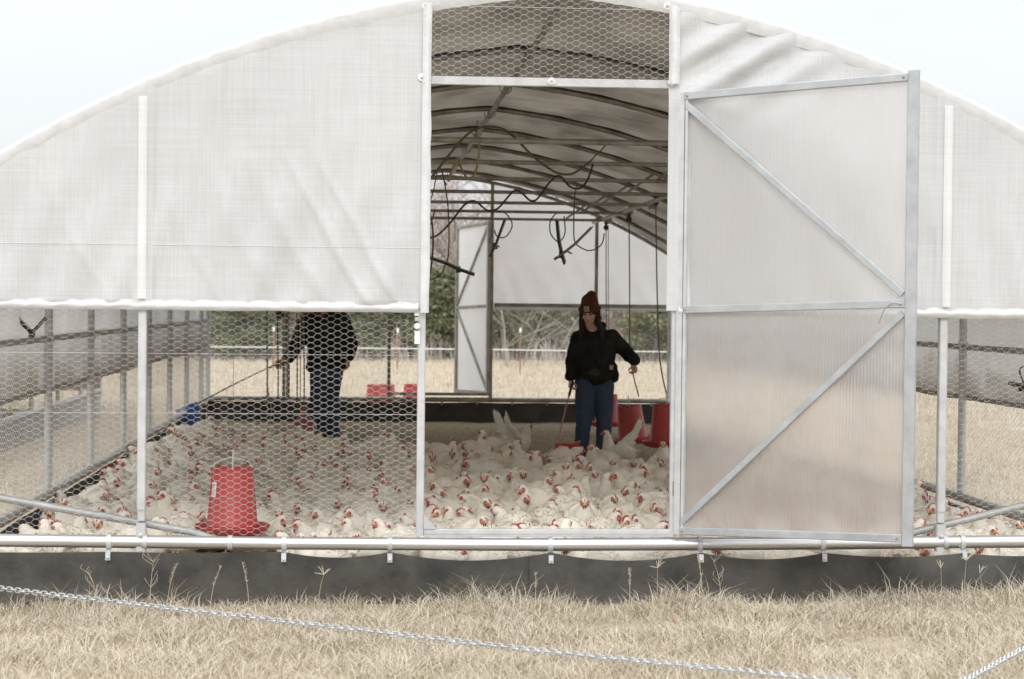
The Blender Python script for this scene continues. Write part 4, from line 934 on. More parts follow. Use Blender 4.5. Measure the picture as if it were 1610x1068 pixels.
def place_bird(B, x, y, a, sc, label):
    o = bpy.data.objects.new('chicken', B['body']); COL.objects.link(o); o.location = (x, y, .015); o.rotation_euler = (0, prng.uniform(-.06, .06), a); o.scale = (sc, sc*prng.uniform(.94, 1.06), sc*prng.uniform(.95, 1.08)); tag(o, label, 'chicken', GC)
    for nm in ('comb', 'beak'):
        c = bpy.data.objects.new(nm, B[nm]); COL.objects.link(c); c.parent = o
    if B['leg'] and y < 3.5 or B in FLAP:
        for lm in B['leg']: c = bpy.data.objects.new('leg', lm); COL.objects.link(c); c.parent = o
    return o
for (r_, bi), L_ in buck.items():
    L_.sort(key=lambda t: t[3])
    for i, it in enumerate(L_):
        low = it[1] < .5; k = prng.choice([4, 5, 6, 7, 8, 10, 7, 5, 0, 3]) if low else prng.choice([0, 1, 2, 3, 4, 5, 6, 7, 8, 10, 11, 9, 5, 6])
        a = prng.choice([math.pi, 0, -math.pi/2, -math.pi*.75, -math.pi*.25, math.pi, -math.pi/2, math.pi*.5])+prng.gauss(0, .4); sc = prng.uniform(.82, .96)
        if it[1] < .62 and math.sin(a) < -.3: a = prng.choice([0, math.pi, .4, math.pi-.4])+prng.gauss(0, .2)
        pose = {0: 'with raised neck', 9: 'with neck stretched tall', 7: 'resting low', 6: 'crouching', 3: 'with lowered head'}.get(k, 'sitting' if not specs[k][1] else 'standing')
        row = 'in front row' if r_ == 0 else 'in '+ordn[min(r_, 39)].replace(' ', '-')+' row'; pos = 'only one' if len(L_) == 1 else ordn[i].replace(' ', '-')+' from left'
        place_bird(BIRDS[k], it[2], it[1], a, sc, 'white chicken %s, %s %s, %s' % (facing(a), pos, row, bays[bi][2]))
# two flapping ones and the standing one by the sill
p = atD(808, 714, 19.6); place_bird(FLAP[0], p.x, p.y, R(12), .92, 'white chicken flapping both wings at the back of the flock, left of the woman')
p = atD(975, 735, 18.4); place_bird(FLAP[1], p.x, p.y, R(165), .92, 'white chicken with one wing thrown up in front of the tilted red feeder')
# the rest of the flock, past the limit
VV, FF, TT, MI = [], [], [], []; off = 0
for it in rest:
    B = prng.choice(BIRDS); a = prng.uniform(0, 6.28); s = prng.uniform(.82, .94); ca, sa = math.cos(a), math.sin(a)
    for key, mi in (('body', 0), ('comb', 2), ('beak', 5)):
        me = B[key]; n = len(me.vertices); co = np.empty(n*3); me.vertices.foreach_get('co', co); co = co.reshape(-1, 3)*s
        V = np.stack([co[:, 0]*ca-co[:, 1]*sa+it[2], co[:, 0]*sa+co[:, 1]*ca+it[1], co[:, 2]+.015], 1); VV.append(V)
        t_ = np.empty(n, dtype=np.float32); me.attributes['tint'].data.foreach_get('value', t_); TT.append(t_)
        for p_ in me.polygons:
            FF.append(tuple(q+off for q in p_.vertices)); MI.append(mi+(p_.material_index if key != 'beak' else 0))
        off += n
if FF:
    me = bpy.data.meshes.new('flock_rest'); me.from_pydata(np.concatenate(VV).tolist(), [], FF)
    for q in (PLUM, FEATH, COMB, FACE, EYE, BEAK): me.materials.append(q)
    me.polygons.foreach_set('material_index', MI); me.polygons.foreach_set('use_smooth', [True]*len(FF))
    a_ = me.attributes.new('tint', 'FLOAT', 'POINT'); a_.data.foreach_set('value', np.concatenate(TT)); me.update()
    o = bpy.data.objects.new('flock_remainder', me); COL.objects.link(o); o['kind'] = 'stuff'; tag(o, 'rest of the white flock at the far end and behind the door panel', 'chickens')
print('birds', len(ind), len(rest))

def f(n, r_):
    x = r_.uniform(-3.2, 3.2, n); y = r_.uniform(-3.2, -.1, n); return np.stack([x, y, np.array([gz(a, b) for a, b in zip(x, y)])+r_.uniform(.03, .07, n)], 1)
r_ = np.random.default_rng(3); C = f(90, r_); a = r_.normal(size=(90, 3))*[1, 1, .3]; a /= np.linalg.norm(a, axis=1)[:, None]; b_ = np.cross(a, [0, 0, 1.]); s_ = .016*r_.uniform(.5, 1.4, 90)[:, None]
V = np.stack([C-a*s_, C+b_*s_*.5, C+a*s_, C-b_*s_*.5], 1).reshape(-1, 3); fl = bpy.data.objects.new('fallen_leaves', npmesh('fallen_leaves', V, np.arange(90)[:, None]*4+np.array([0, 1, 2, 3]), mat('dead_leaf', (.28, .12, .06), .8), None)); COL.objects.link(fl); fl['kind'] = 'stuff'; tag(fl, 'small brown fallen leaves caught in the dry grass', 'leaves')

# ------------------------------------------------------------------ people
def cone_prim(bm_, p1, r1, p2, r2, n=14):
    a, c = Vector(p1), Vector(p2); d = (c-a); L_ = d.length; d.normalize() if L_ > 1e-6 else None
    q = d.to_track_quat('Z', 'Y').to_matrix() if L_ > 1e-6 else Matrix.Identity(3); prof = []
    for i in range(5): t = math.pi/2*i/4; prof.append((max(1e-4, math.sin(t)*r1), -math.cos(t)*r1))
    for i in range(5): t = math.pi/2*i/4; prof.append((max(1e-4, math.cos(t)*r2), L_+math.sin(t)*r2))
    bm_.lathe(prof, a, n, q, capb=True, capt=True)
def blob(name, prims, mt, parent, voxel=.010, smooth=6, wr=0., wscale=14, seed=0., cut=None):
    b = MB()
    for p in prims:
        if p[0] == 'c': cone_prim(b, *p[1:])
        else: b.ell(p[1], p[2], 16, 12, p[3] if len(p) > 3 else None)
    me = b.mesh('tmp', mt); o = bpy.data.objects.new('tmp', me); COL.objects.link(o)
    m1 = o.modifiers.new('r', 'REMESH'); m1.mode = 'VOXEL'; m1.voxel_size = voxel
    m2 = o.modifiers.new('s', 'SMOOTH'); m2.iterations = smooth; m2.factor = .5
    bpy.context.view_layer.update(); ev = o.evaluated_get(bpy.context.evaluated_depsgraph_get()); me2 = bpy.data.meshes.new_from_object(ev)
    bpy.data.objects.remove(o)
    if wr:
        nn = [v.normal.copy() for v in me2.vertices]
        for v, nr in zip(me2.vertices, nn):
            c = v.co; q = noise.noise(Vector((c.x*wscale, c.y*wscale, c.z*wscale*.55+seed)))+.5*noise.noise(c*wscale*2.3+Vector((seed, 0, 0))); v.co = c+nr*wr*q
    me2.polygons.foreach_set('use_smooth', [True]*len(me2.polygons)); me2.materials.clear(); me2.materials.append(mt)
    o2 = bpy.data.objects.new(name, me2); COL.objects.link(o2)
    if parent: o2.parent = parent
    return o2
def hand(wrist, d, palmn, size=1., curl=.9, thumb=1, r0=.0088):
    """palm and five fingers curling round what is held; d = pointing direction, palmn = palm normal"""
    w = Vector(wrist); d = Vector(d).normalized(); nrm = Vector(palmn).normalized(); sd = d.cross(nrm).normalized(); nrm = sd.cross(d).normalized(); P = []
    for k in (-1.5, -.5, .5, 1.5): P.append(('c', w, .016*size, w+d*.075*size+sd*k*.019*size, .0125*size))
    for k, ln in zip((-1.5, -.5, .5, 1.5), (.068, .080, .076, .060)):
        p = w+d*.078*size+sd*k*.020*size; a = .25
        for j, f_ in enumerate((.45, .32, .23)):
            a += curl*(.55+.2*j); q = p+(d*math.cos(a)+nrm*math.sin(a))*ln*f_*size*1.05; P.append(('c', p, r0*size*(1-.1*j), q, r0*size*(.92-.1*j))); p = q
    t0 = w+d*.022*size-sd*.026*thumb*size; t1 = t0+(d*.6-sd*.55*thumb+nrm*.5).normalized()*.036*size; t2 = t1+(d*.75+nrm*.75).normalized()*.03*size
    P += [('c', t0, .014*size, t1, .011*size), ('c', t1, .0105*size, t2, .009*size)]; return P
def head_prims(H, yaw, pitch, s=1.):
    M = Matrix.Rotation(yaw, 3, 'Z') @ Matrix.Rotation(pitch, 3, 'X')   # faces -Y
    g_ = lambda x, y, z: H+M @ Vector((x, y, z))*s
    P = [('e', g_(0, .012, .03), (.074*s, .090*s, .092*s), M), ('e', g_(0, -.018, -.035), (.056*s, .062*s, .070*s), M), ('e', g_(0, -.052, -.086), (.026*s, .024*s, .020*s), M),
         ('c', g_(0, -.082, .018), .009*s, g_(0, -.101, -.022), .0125*s), ('e', g_(-.014, -.088, -.026), (.009*s, .010*s, .008*s), M), ('e', g_(.014, -.088, -.026), (.009*s, .010*s, .008*s), M),
         ('c', g_(-.045, -.070, .030), .010*s, g_(.045, -.070, .030), .010*s), ('c', g_(-.019, -.078, -.052), .0085*s, g_(.019, -.078, -.052), .0085*s), ('c', g_(-.016, -.076, -.064), .009*s, g_(.016, -.076, -.064), .009*s),
         ('e', g_(-.042, -.058, -.022), (.020*s, .018*s, .020*s), M), ('e', g_(.042, -.058, -.022), (.020*s, .018*s, .020*s), M), ('e', g_(-.074, .006, -.008), (.010*s, .018*s, .030*s), M), ('e', g_(.074, .006, -.008), (.010*s, .018*s, .030*s), M)]
    return P, g_, M
def face_bits(root, g_, M, s=1.):
    for sx in (-1, 1):
        b = MB(); b.ell(g_(sx*.030, -.074, .012), (.0125*s, .007*s, .0065*s), 10, 6, M); b.build('eye', EYE, root)
        b = MB(); b.tube([g_(sx*.014, -.086, .028), g_(sx*.030, -.084, .034), g_(sx*.046, -.074, .028)], .0035*s, 6); b.build('eyebrow', HAIR, root)
    b = MB(); b.tube([g_(-.022, -.079, -.057), g_(0, -.088, -.056), g_(.022, -.079, -.057)], .005*s, 6); b.build('lips', LIP, root)

# --- the woman in the doorway: local coordinates in metres, facing the camera (-Y)
SW = 19.1/F
def wl(px_, py_, dy=0.): p = atD(px_, py_, 19.1); return Vector((p.x-wp.x, dy, p.z))
HC = wl(926, 494, -.05); P, g_, HM = head_prims(HC, R(-20), R(12), .98)
sL, sR = wl(911, 531), wl(962, 529); eL, eR = wl(900, 566, .02), wl(984, 553, .02); hL, hR = wl(896, 597, -.06), wl(996, 572, -.10)
hipL, hipR = wl(921, 612), wl(948, 612); kL, kR = wl(918, 660, -.03), wl(950, 662, .01); aL, aR = wl(913, 716, 0), wl(947, 722, -.02)
neckb = wl(932, 524, .01)
body = P+[('c', HC+Vector((.005, .03, -.08)), .050, neckb, .058), ('c', sL, .05, sR, .05), ('c', neckb, .055, wl(934, 560), .10), ('c', wl(934, 560), .10, wl(934, 600), .09), ('c', hipL, .075, kL, .05), ('c', kL, .05, aL, .04), ('c', hipR, .075, kR, .05), ('c', kR, .05, aR, .04),
    ('c', aL, .042, aL+Vector((0, -.10, -.05)), .035), ('c', aR, .042, aR+Vector((0, -.10, -.05)), .035), ('c', sL, .05, eL, .04), ('c', eL, .038, hL, .026), ('c', sR, .05, eR, .04), ('c', eR, .038, hR, .026)]
body += hand(hL, (.05, -.2, -1), (.6, -.6, .1), .96, 1.1, 1)+hand(hR, (-.05, -.25, -1), (-.6, -.5, .2), .96, 1.0, -1)
WM = blob('person', body, SKIN, None, .0068, 3); WM.location = (wp.x, wp.y, .0)
tag(WM, 'woman in rust brown beanie, black hoodie and blue jeans standing in the flock, looking down', 'person')
face_bits(WM, g_, HM, .98)
hem_z = wl(934, 597).z
hood = [('c', wl(908, 537), .075, wl(961, 535), .078), ('c', wl(918, 530), .07, wl(950, 528), .07), ('e', wl(936, 556), (.205, .135, .20)), ('e', wl(938, 580, -.02), (.215, .155, .13)), ('c', wl(916, 592), .09, wl(960, 590), .09), ('c', wl(936, 560, -.05), .12, wl(938, 588, -.05), .13),
    ('c', sL+Vector((-.01, 0, -.01)), .078, eL, .070), ('c', eL, .068, hL+Vector((0, 0, .035)), .055), ('c', sR, .078, eR, .070), ('c', eR, .070, hR+Vector((-.005, .0, .04)), .060), ('e', hL+Vector((0, 0, .045)), (.056, .056, .03)), ('e', hR+Vector((-.005, 0, .045)), (.058, .056, .032)),
    ('c', wl(916, 514, .05), .036, wl(948, 512, .06), .040), ('c', wl(916, 514, .05), .034, wl(926, 527, -.06), .026), ('c', wl(948, 512, .06), .036, wl(938, 526, -.06), .026), ('c', wl(922, 520, .07), .05, wl(946, 520, .07), .05)]
HD = blob('hoodie', hood, HOOD, WM, .011, 4, .011, 13, 3)
b = MB()
def pocket(u, v):
    x = wl(911+46*u, 578+17*v); w_ = (.5-abs(u-.5))*2; return Vector((x.x, -.175-.04*math.sin(u*math.pi)-.004*math.sin(v*9), x.z-.0+.02*(1-w_)*(1-v)*-1))
b.grid(lambda u, v: pocket(1-u, v), 12, 6); b.build('pocket', HOOD, HD, smooth='all')
b = MB()
def stain(u, v):
    x = wl(926+16*u, 576+14*v); return Vector((x.x, -.224+.010*abs(u-.5), x.z))
b.add([wl(930+9*math.cos(a)*(1+.3*math.sin(3*a)), 584+6*math.sin(a)*(1+.25*math.cos(5*a)), -.226) for a in np.linspace(0, 5.8, 14)][::-1], [tuple(range(14))]); b.build('mud_stain', DIRTY, HD, smooth=False)
def emblem(par, o, s, yawm=None):
    """small cream patch with an orange open ring"""
    MM = yawm or Matrix.Identity(3); b = MB(); b.box(o, (s, .006, s*1.05), MM); pt_ = b.build('patch', PATCH, par)
    b = MB(); b.tube([o+MM @ Vector((math.cos(a)*s*.27, -.004, math.sin(a)*s*.27)) for a in np.linspace(.7, 5.6, 12)], s*.075, 5); b.tube([o+MM @ Vector((s*.05, -.004, s*.1)), o+MM @ Vector((s*.28, -.004, -.02*s))], s*.06, 5); b.build('mark', PATCHO, pt_)
emblem(HD, wl(958, 577, -.165), .040, Matrix.Rotation(R(28), 3, 'Z'))
leg = [('c', wl(921, 604), .115, kL+Vector((0, 0, .02)), .084), ('c', kL+Vector((0, 0, .02)), .082, aL+Vector((0, 0, .02)), .070), ('c', aL+Vector((0, 0, .03)), .070, aL+Vector((0, -.01, -.03)), .078), ('c', wl(948, 604), .115, kR+Vector((0, 0, .02)), .084), ('c', kR+Vector((0, 0, .02)), .080, aR+Vector((0, 0, .03)), .070), ('c', aR+Vector((0, 0, .04)), .070, aR+Vector((0, -.01, -.03)), .078), ('c', wl(921, 600), .11, wl(948, 600), .11)]
blob('jeans', leg, JEAN, WM, .010, 3, .009, 16, 8)
for a_ in (aL, aR): blob('boot', [('c', a_+Vector((0, .02, -.02)), .062, a_+Vector((0, .02, -.07)), .055), ('c', a_+Vector((0, 0, -.075)), .052, a_+Vector((.0, -.16, -.085)), .045), ('e', a_+Vector((0, -.07, -.105)), (.052, .15, .018))], BOOT, WM, .010, 3)
hatp = [('e', g_(0, .014, .075), (.094, .104, .090), HM), ('c', g_(0, .02, .12), .078, g_(.020, .03, .185), .050), ('c', g_(0, .02, .06), .100, g_(0, .025, .12), .088), ('c', g_(-.045, -.045, .062), .048, g_(.045, -.045, .062), .048)]
hat = blob('beanie', hatp, BEAN, WM, .008, 3, .003, 40, 1)
b = MB()
b.tube([g_(math.sin(a)*.102, .012-math.cos(a)*.112, .052) for a in np.linspace(0, 2*math.pi, 30)], .014, 8, cap=False); b.build('cuff', BEAN, hat)
emblem(hat, g_(.0, -.118, .078), .050, HM)
hairp = [('c', g_(-.078, .02, .03), .030, g_(-.082, -.0, -.09), .034), ('c', g_(-.082, -.0, -.09), .034, wl(912, 524, -.10), .020), ('c', wl(912, 524, -.10), .018, wl(910, 531, -.12), .010), ('c', g_(.080, .02, .03), .030, g_(.084, .0, -.09), .034), ('c', g_(.084, 0, -.09), .034, wl(944, 523, -.11), .026), ('c', wl(944, 523, -.11), .022, wl(945, 533, -.13), .012),
         ('e', g_(0, .05, -.02), (.085, .07, .11), HM), ('c', g_(-.06, .05, -.05), .05, g_(.06, .05, -.05), .05)]
blob('hair', hairp, HAIR, WM, .008, 2, .006, 35, 5)

# --- the man behind the left netting
def ml(px_, py_, dy=0.): p = atD(px_, py_, 23.0); return Vector((p.x-mp_.x, dy, p.z))
HC2 = ml(507, 458, -.04); P, g2, HM2 = head_prims(HC2, R(-25), R(18), 1.02)
s1, s2 = ml(482, 505), ml(537, 503); e1, e2 = ml(468, 541, -.03), ml(551, 543, .03); h1, h2 = ml(446, 567, -.14), ml(547, 566, -.06)
hp1, hp2 = ml(502, 590), ml(524, 590); k1, k2 = ml(498, 634, -.05), ml(519, 640, .04); a1, a2 = ml(508, 680, .02), ml(525, 684, .0)
body = P+[('c', HC2+Vector((0, .03, -.08)), .058, ml(510, 490, .02), .062), ('c', s1, .055, s2, .055), ('c', ml(510, 495), .06, ml(512, 540), .11), ('c', ml(512, 540), .11, ml(513, 580), .09), ('c', hp1, .08, k1, .055), ('c', k1, .055, a1, .042), ('c', hp2, .08, k2, .055), ('c', k2, .055, a2, .042), ('c', a1, .045, a1+Vector((0, -.12, -.03)), .04), ('c', a2, .045, a2+Vector((0, -.12, -.03)), .04),
    ('c', s1, .055, e1, .045), ('c', e1, .042, h1, .030), ('c', s2, .055, e2, .045), ('c', e2, .042, h2, .030)]
hd1 = hand(h1, (-.85, -.15, -.45), (.1, -.8, -.5), 1.05, 1.1, 1); hd2 = hand(h2, (.0, -.2, -1), (-.8, -.3, 0), 1.05, .7, -1)
MM_ = blob('person', body+hd1+hd2, SKIN, None, .0075, 3); MM_.location = (mp_.x, mp_.y, 0)
tag(MM_, 'person in bulky black coat and tan gloves behind the netting, head hidden by the fabric', 'person')
face_bits(MM_, g2, HM2, 1.02)
coat = [('c', ml(484, 512), .105, ml(535, 510), .110), ('c', ml(496, 498), .09, ml(522, 497), .09), ('e', ml(512, 535), (.235, .16, .27)), ('e', ml(513, 562), (.235, .17, .15)), ('c', ml(494, 576), .10, ml(532, 574), .105), ('c', s1, .10, e1, .088), ('c', e1, .088, h1+Vector((.07, .02, .035)), .072), ('c', s2, .10, e2, .092), ('c', e2, .090, h2+Vector((.01, 0, .05)), .075), ('c', ml(498, 488, .05), .05, ml(522, 487, .05), .05)]
blob('coat', coat, HOOD, MM_, .012, 4, .013, 12, 7)
leg = [('c', ml(503, 586), .118, k1, .080), ('c', k1, .078, a1+Vector((0, 0, .05)), .066), ('c', a1+Vector((0, 0, .05)), .078, a1+Vector((0, 0, .0)), .082), ('c', ml(524, 586), .118, k2, .080), ('c', k2, .076, a2+Vector((0, 0, .05)), .066), ('c', a2+Vector((0, 0, .05)), .078, a2, .082)]
blob('jeans', leg, JEAN, MM_, .011, 3, .010, 15, 2)
for a_ in (a1, a2): blob('boot', [('c', a_+Vector((0, .02, .04)), .072, a_+Vector((0, .02, -.03)), .064), ('c', a_+Vector((0, 0, -.03)), .058, a_+Vector((0, -.17, -.04)), .050), ('e', a_+Vector((0, -.07, -.07)), (.056, .16, .018))], BOOT, MM_, .011, 3)
gl = [(('c', h1+Vector((.05, .01, .03)), .045, h1, .040))]+[(p[0], p[1], p[2]*1.28, p[3], p[4]*1.28) for p in hd1]; blob('glove', gl, GLOVE, MM_, .0065, 2)
gl = [(('c', h2+Vector((.01, 0, .05)), .046, h2, .040))]+[(p[0], p[1], p[2]*1.28, p[3], p[4]*1.28) for p in hd2]; blob('glove', gl, GLOVE, MM_, .0065, 2)
blob('hair', [('e', g2(0, .02, .04), (.088, .104, .096), HM2), ('c', g2(-.05, .05, -.04), .045, g2(.05, .05, -.04), .045)], HAIR, MM_, .009, 2, .005, 30)
bd = [('c', g2(-.03, -.05, -.09), .032, ml(500, 496, -.16), .020), ('c', g2(.03, -.05, -.09), .032, ml(508, 497, -.16), .020)]; blob('beard', bd, mat('ginger_hair', (.16, .07, .03), .8), MM_, .008, 2, .005, 30)

# --- herding paddles
def paddle(name, hand_p, tip, blade, mt, rmt, label):
    t = thing('sorting_paddle', label, 'paddle', hand_p); o = Vector(hand_p)
    b = MB(); d = (Vector(tip)-o).normalized(); b.tube(spline([o-d*.06-o, (o+Vector(tip))/2-o+Vector((0, 0, .012)), Vector(tip)-o], 6), .0075, 8); b.build('rod', rmt, t)
    b = MB(); b.tube([-d*.09, d*.10], .013, 10); b.build('grip', BLACKH, t)
    b = MB(); P = [Vector(p)-o for p in blade]; n = len(P); bk = [p+Vector((.004, .05, .01)) for p in P]; 
    cc = sum(P, Vector())/n; nn_ = 6
    vs = P+bk; b.add(vs, [tuple(range(n)), tuple(range(2*n-1, n-1, -1))]+[(i, i+n, (i+1) % n+n, (i+1) % n) for i in range(n)])
    for i in (1, 2):
        a_, c_ = P[0].lerp(P[n-1], i/3), P[n//2-1].lerp(P[n//2], i/3); b.tube([a_+Vector((0, -.004, 0)), c_+Vector((0, -.004, 0))], .006, 5)
    b.build('blade', mt, t)
hw_ = WM.location+Vector(hL)+Vector((.0, -.05, -.08)); 
paddle('p', hw_, atD(878, 690, 18.6), [atD(x, y, 18.55) for x, y in ((872, 699), (885, 697), (899, 699), (913, 694), (907, 712), (902, 722), (888, 716), (873, 711))], RED, RODP, 'red sorting paddle hanging from the right hand of the woman, low over the chickens')
hm_ = MM_.location+Vector(h1)+Vector((-.07, -.03, -.035))
paddle('p', hm_, atD(312, 634, 22.6), [atD(x, y, 22.55) for x, y in ((276, 646), (292, 639), (308, 633), (313, 640), (311, 664), (304, 673), (290, 668), (280, 655))], BLUE, ROD, 'blue sorting paddle held out on a long thin rod behind the left netting')

# ------------------------------------------------------------------ trees behind
def leaf_cloud(n, f, size, seed):
    r_ = np.random.default_rng(seed); C = f(n, r_); n = len(C); a = r_.normal(size=(n, 3)); a /= np.linalg.norm(a, axis=1)[:, None]; b_ = r_.normal(size=(n, 3)); b_ -= (b_*a).sum(1)[:, None]*a; b_ /= np.linalg.norm(b_, axis=1)[:, None]
    s = size*r_.uniform(.5, 1.4, n)[:, None]; V = np.stack([C-a*s, C+b_*s*.45, C+a*s, C-b_*s*.45], 1).reshape(-1, 3); o = np.arange(n)[:, None]*4
    return V, o+np.array([0, 1, 2, 3]), r_
def branchy(seed, h, spread=.5, lv=4, r0=.09, lean=0.):
    rr = random.Random(seed); b = MB(); tips = []
    def grow(p, d, L_, r, l_):
        n = 4; P = [p]; 
        for i in range(n):
            d = (d+Vector((rr.gauss(0, .13), rr.gauss(0, .13), rr.gauss(0, .06)+.03))).normalized(); p = p+d*L_/n; P.append(p)
        b.tube(P, [r*(1-.55*i/n) for i in range(n+1)], 6 if l_ == 0 else 4 if l_ < 3 else 3, tint=rr.random(), cap=False)
        if l_ >= lv: tips.append(p); return
        k = rr.randint(3, 5) if l_ else rr.randint(6, 9)
        for i in range(k):
            f_ = rr.uniform(.3, 1) if l_ else rr.uniform(.22, 1); q = P[0].lerp(P[-1], f_) if l_ > 1 else P[min(n, int(f_*n))]
            a = rr.uniform(0, 6.28); nd = (d*.55+Vector((math.cos(a), math.sin(a), rr.uniform(-.1, .5)))*spread*1.5).normalized(); grow(q, nd, L_*rr.uniform(.42, .66), r*.45, l_+1)
    grow(Vector((0, 0, -.1)), Vector((lean, 0, 1)).normalized(), h*.75, r0, 0); return b, tips
TREE = []
for i, (h, lv, rd) in enumerate(((7.5, 4, .08), (9, 4, .10), (6, 4, .06), (8, 4, .07))):
    b, tips = branchy(100+i, h, .5, lv, rd, .08*(i-1)); 
    lf = None
    if i in (0, 1, 3):
        T = np.array([tuple(t) for t in tips]); 
        def f(n, r_, T=T):
            k = r_.integers(0, len(T), n); return T[k]+r_.normal(0, .16, (n, 3))
        V, Fc, r_ = leaf_cloud(2600 if i == 0 else 1500, f, .055, i); lf = npmesh('leaf_cloud', V, Fc, RLEAF, np.repeat(r_.random(len(Fc)), 4))
    TREE.append((b.mesh('trunk_shape', TWIG, smooth='all'), lf))
PINE = []
for i, (h, w) in enumerate(((3.6, 1.35), (2.9, 1.5), (4.6, 1.5))):
    b = MB(); b.tube([(0, 0, -.1), (.05, 0, h*.5), (0, 0, h*.95)], [.07, .05, .01], 6, tint=.3); rr = random.Random(i)
    for k in range(46):
        z = rr.uniform(.1, .92)*h; a = rr.uniform(0, 6.28); L_ = w*(1-z/h)**.7*rr.uniform(.6, 1); b.tube([(0, 0, z), (math.cos(a)*L_, math.sin(a)*L_, z+L_*.25)], [.02, .006], 3, tint=.2)
    def f(n, r_, h=h, w=w, i=i):
        nb_ = 80; za = r_.uniform(.06, 1, nb_)*h; aa = r_.uniform(0, 6.28, nb_); rr_ = w*(1-za/h)**.65*r_.uniform(.45, 1.0, nb_); c = np.stack([np.cos(aa)*rr_, np.sin(aa)*rr_, za+rr_*.2], 1)
        k = r_.integers(0, nb_, n); p = c[k]+r_.normal(0, 1, (n, 3))*np.array([.20, .20, .12]); return p
    V, Fc, r_ = leaf_cloud(7000, f, .075, 50+i); PINE.append((b.mesh('trunk_shape', TWIG, smooth='all'), npmesh('leaf_cloud', V, Fc, GLEAF, np.repeat(r_.random(len(Fc)), 4))))
trng = random.Random(5)
bg = []
def tree(src, x, y, sc, label, kind, group):
    t = thing(kind, label, 'tree', (x, y, gz(x, y)), group); t.rotation_euler = (0, 0, trng.uniform(0, 6.28)); hh = max(max(v.co.z for v in me.vertices) for me in src if me)
    sc = min(sc, (6.1 if abs(x) < 9 else 5.2)/hh); t.scale = (sc*trng.uniform(.95, 1.1)*(1.5 if kind != 'cedar_tree' else 1), sc*1.3, sc)
    for nm, me in (('trunk', src[0]), ('crown', src[1])):
        if me: o = bpy.data.objects.new(nm, me); COL.objects.link(o); o.parent = t
GP, GB, GO = 'green cedars along the wood edge', 'bare grey trees of the wood', 'trees with rusty leaves of the wood'
sides = 'left of the man,between the two people,behind the back door,right of the back door,behind the woman,right of the woman'.split(',')
def where(x, y):
    u = scr((x, y, 2))[0]; i = int(np.searchsorted([480, 670, 780, 890, 975], u)); return sides[i]
cnt = {}
def uniq(base, x, y):
    w_ = where(x, y); k = (base, w_); cnt[k] = cnt.get(k, 0)+1; return '%s, %s, %s' % (base, w_, ordn[cnt[k]-1]+' of its kind there')
for px_, D_, k, sc in ((345, 55, 0, 1.0), (390, 54, 1, 1.0), (425, 58, 2, .9), (350, 60, 2, 1.1), (570, 55, 1, .9), (600, 58, 0, 1), (640, 57, 2, .8), (700, 55, 1, 1.2), (730, 56, 0, 1.1), (680, 58, 2, .85), (790, 55, 0, .95), (815, 57, 2, .8), (855, 60, 1, 1), (1030, 54, 1, 1.1), (1055, 57, 0, 1.), (1000, 58, 2, .75), (870, 56, 1, .8), (1120, 56, 0, 1), (300, 56, 1, 1), (1200, 58, 2, 1), (900, 59, 0, .8), (500, 59, 0, .9), (250, 57, 0, 1), (1290, 56, 1, 1)):
    p = atD(px_, 570, D_); tree(PINE[k], p.x, p.y, sc*(.62 if k != 1 else .72), uniq('olive green cedar', p.x, p.y), 'cedar_tree', GP)
for k in range(34):
    x = -15+k*.95+trng.uniform(-.4, .4); y = trng.uniform(45, 54); red = k in range(0, 34, 2)
    if red: tree(TREE[trng.choice((0, 1, 3))], x, y, trng.uniform(.8, 1.15), uniq('tree with rusty leaves', x, y), 'oak_tree', GO)
    else: tree(TREE[2], x, y, trng.uniform(.9, 1.3), uniq('bare grey forked tree', x, y), 'bare_tree', GB)
b, _t = branchy(300, 4.6, .45, 3, .04, .05); SAP = (b.mesh('trunk_shape', PALEB, smooth='all'), None)
b, _t = branchy(307, 4.2, .6, 3, .035, -.12); SAP2 = (b.mesh('trunk_shape', PALEB, smooth='all'), None)
for px_, D_, sr, lb in ((797, 50, SAP, 'slender pale sapling just right of the back door'), (822, 50.5, SAP2, 'second pale sapling right of the back door, leaning'), (872, 51, SAP2, 'pale sapling just left of the woman')):
    p = atD(px_, 565, D_); tree(sr, p.x, p.y, .62, lb, 'sapling', 'pale saplings before the cedars')
# the wood behind reads as one mass of twigs; brown brush along its foot
b = MB(); rr = random.Random(77)
for k in range(9500):
    x = rr.uniform(-26, 28); y = rr.uniform(50, 62); h = rr.uniform(2.0, 5.6)*(1 if rr.random() < .75 else .5); z0 = 0 if rr.random() < .35 else rr.uniform(.5, 4.2); a = rr.gauss(0, .35)
    h2 = h if z0 == 0 else rr.uniform(.7, 2.2); p0 = Vector((x, y, z0)); p1 = p0+Vector((math.sin(a)*h2*.5, rr.uniform(-.3, .3), h2*.55)); p2 = p1+Vector((math.sin(a*1.7)*h2*.5, 0, h2*.5)); r = rr.uniform(.012, .03) if z0 == 0 else .010
    b.tube([p0, p1, p2], [r, r*.7, r*.3], 3, tint=rr.random(), cap=False)
o = b.build('far_wood', TWIG, kind='stuff', smooth='all'); tag(o, 'grey brown mass of bare twigs of the wood behind the field', 'wood')
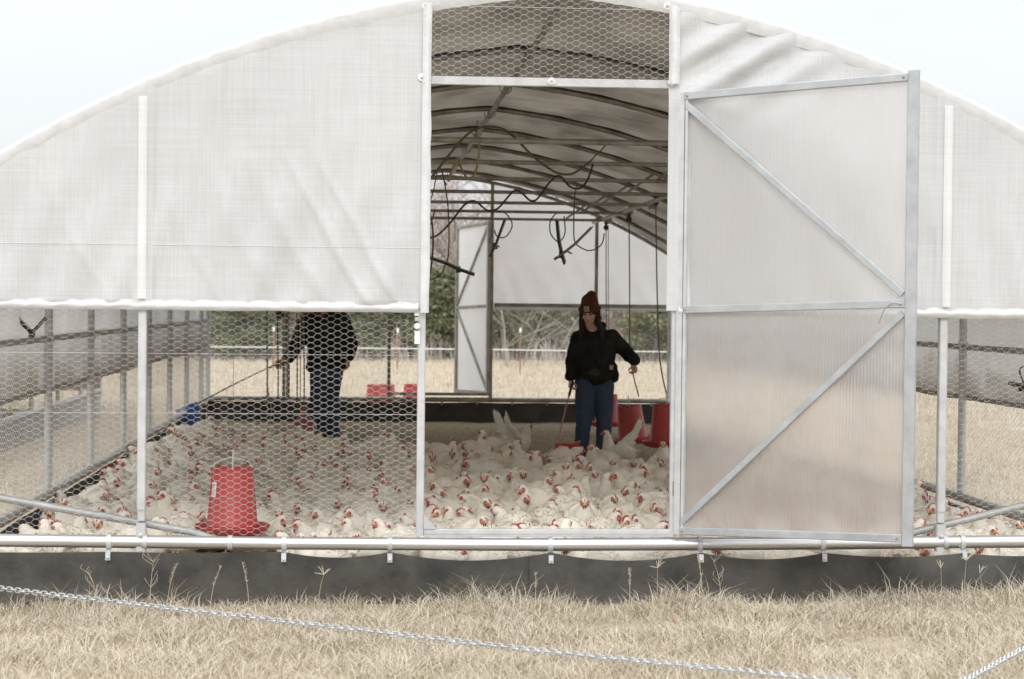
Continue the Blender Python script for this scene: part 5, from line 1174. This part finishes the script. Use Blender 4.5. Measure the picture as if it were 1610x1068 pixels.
def f(n, r_): return np.stack([r_.uniform(-26, 28, n), r_.uniform(46, 62, n), np.minimum(np.abs(r_.normal(0, 2.3, n)), r_.uniform(3.5, 5.0, n))], 1)
V, Fc, r_ = leaf_cloud(34000, f, .085, 9); o = bpy.data.objects.new('undergrowth', npmesh('undergrowth', V, Fc, TWIG, np.repeat(r_.random(len(Fc)), 4))); COL.objects.link(o); o['kind'] = 'stuff'; tag(o, 'brown undergrowth and vines filling the wood', 'undergrowth')
bl = blades('brush', 9000, (-24, 26), (43.2, 46.5), (.35, .95), .03, green=0, lean=.5); bl.data.materials[0] = TWIG; tag(bl, 'band of dull brown brush between pasture and wood', 'brush')
# fence
b = None
GFp = 'fence posts of the wire fence beyond the shelter'
for px_, D_, kd, lb in ((535, 37, 'w', 'thin white fence stake behind the gloved hand of the man'), (625, 44, 'o', 'orange metal fence post with white cap, left of the door jamb'), (818, 44, 'o', 'orange metal fence post with white cap, right of the back door'), (430, 44, 'o', 'rusty fence post with white cap behind the hanging cords'), (1090, 44, 'o', 'rusty fence post with white cap behind the right jamb')):
    p = atD(px_, 560, D_); z = gz(p.x, p.y); t = thing('fence_post', lb, 'fence post', (p.x, p.y, z), GFp); b = MB()
    if kd == 'w': b.tube([(0, 0, -.05), (0, 0, 1.0)], .014, 6); b.build('stake', WHITEP, t); b = MB(); b.tube([(0, 0, .98), (0, 0, 1.04)], .020, 6); b.build('cap', WHITEP, t)
    else: b.bar((0, 0, -.05), (0, 0, .95), .035, .03, up=(0, 1, 0)); b.build('stake', mat('rusty_orange', (.30, .16, .11), .8), t); b = MB(); b.box((0, 0, 1.0), (.05, .05, .10)); b.build('cap', WHITEP, t)
p0, p1 = atD(300, 545, 43.8), atD(1110, 554, 43.8); z = .62
cord('fence_rope', [atD(-400, 538, 43.8), p0, atD(700, 549, 43.8), p1, atD(2000, 562, 43.8)], .013, WHITEP, 'white electric fence rope strung across behind the shelter', 'rope', sm=4)
cord('fence_wire', [atD(-400, 553, 43.8), atD(300, 560, 43.8), atD(1110, 568, 43.8), atD(2000, 577, 43.8)], .005, CORD, 'thin lower fence wire below the white rope', 'wire', sm=2)
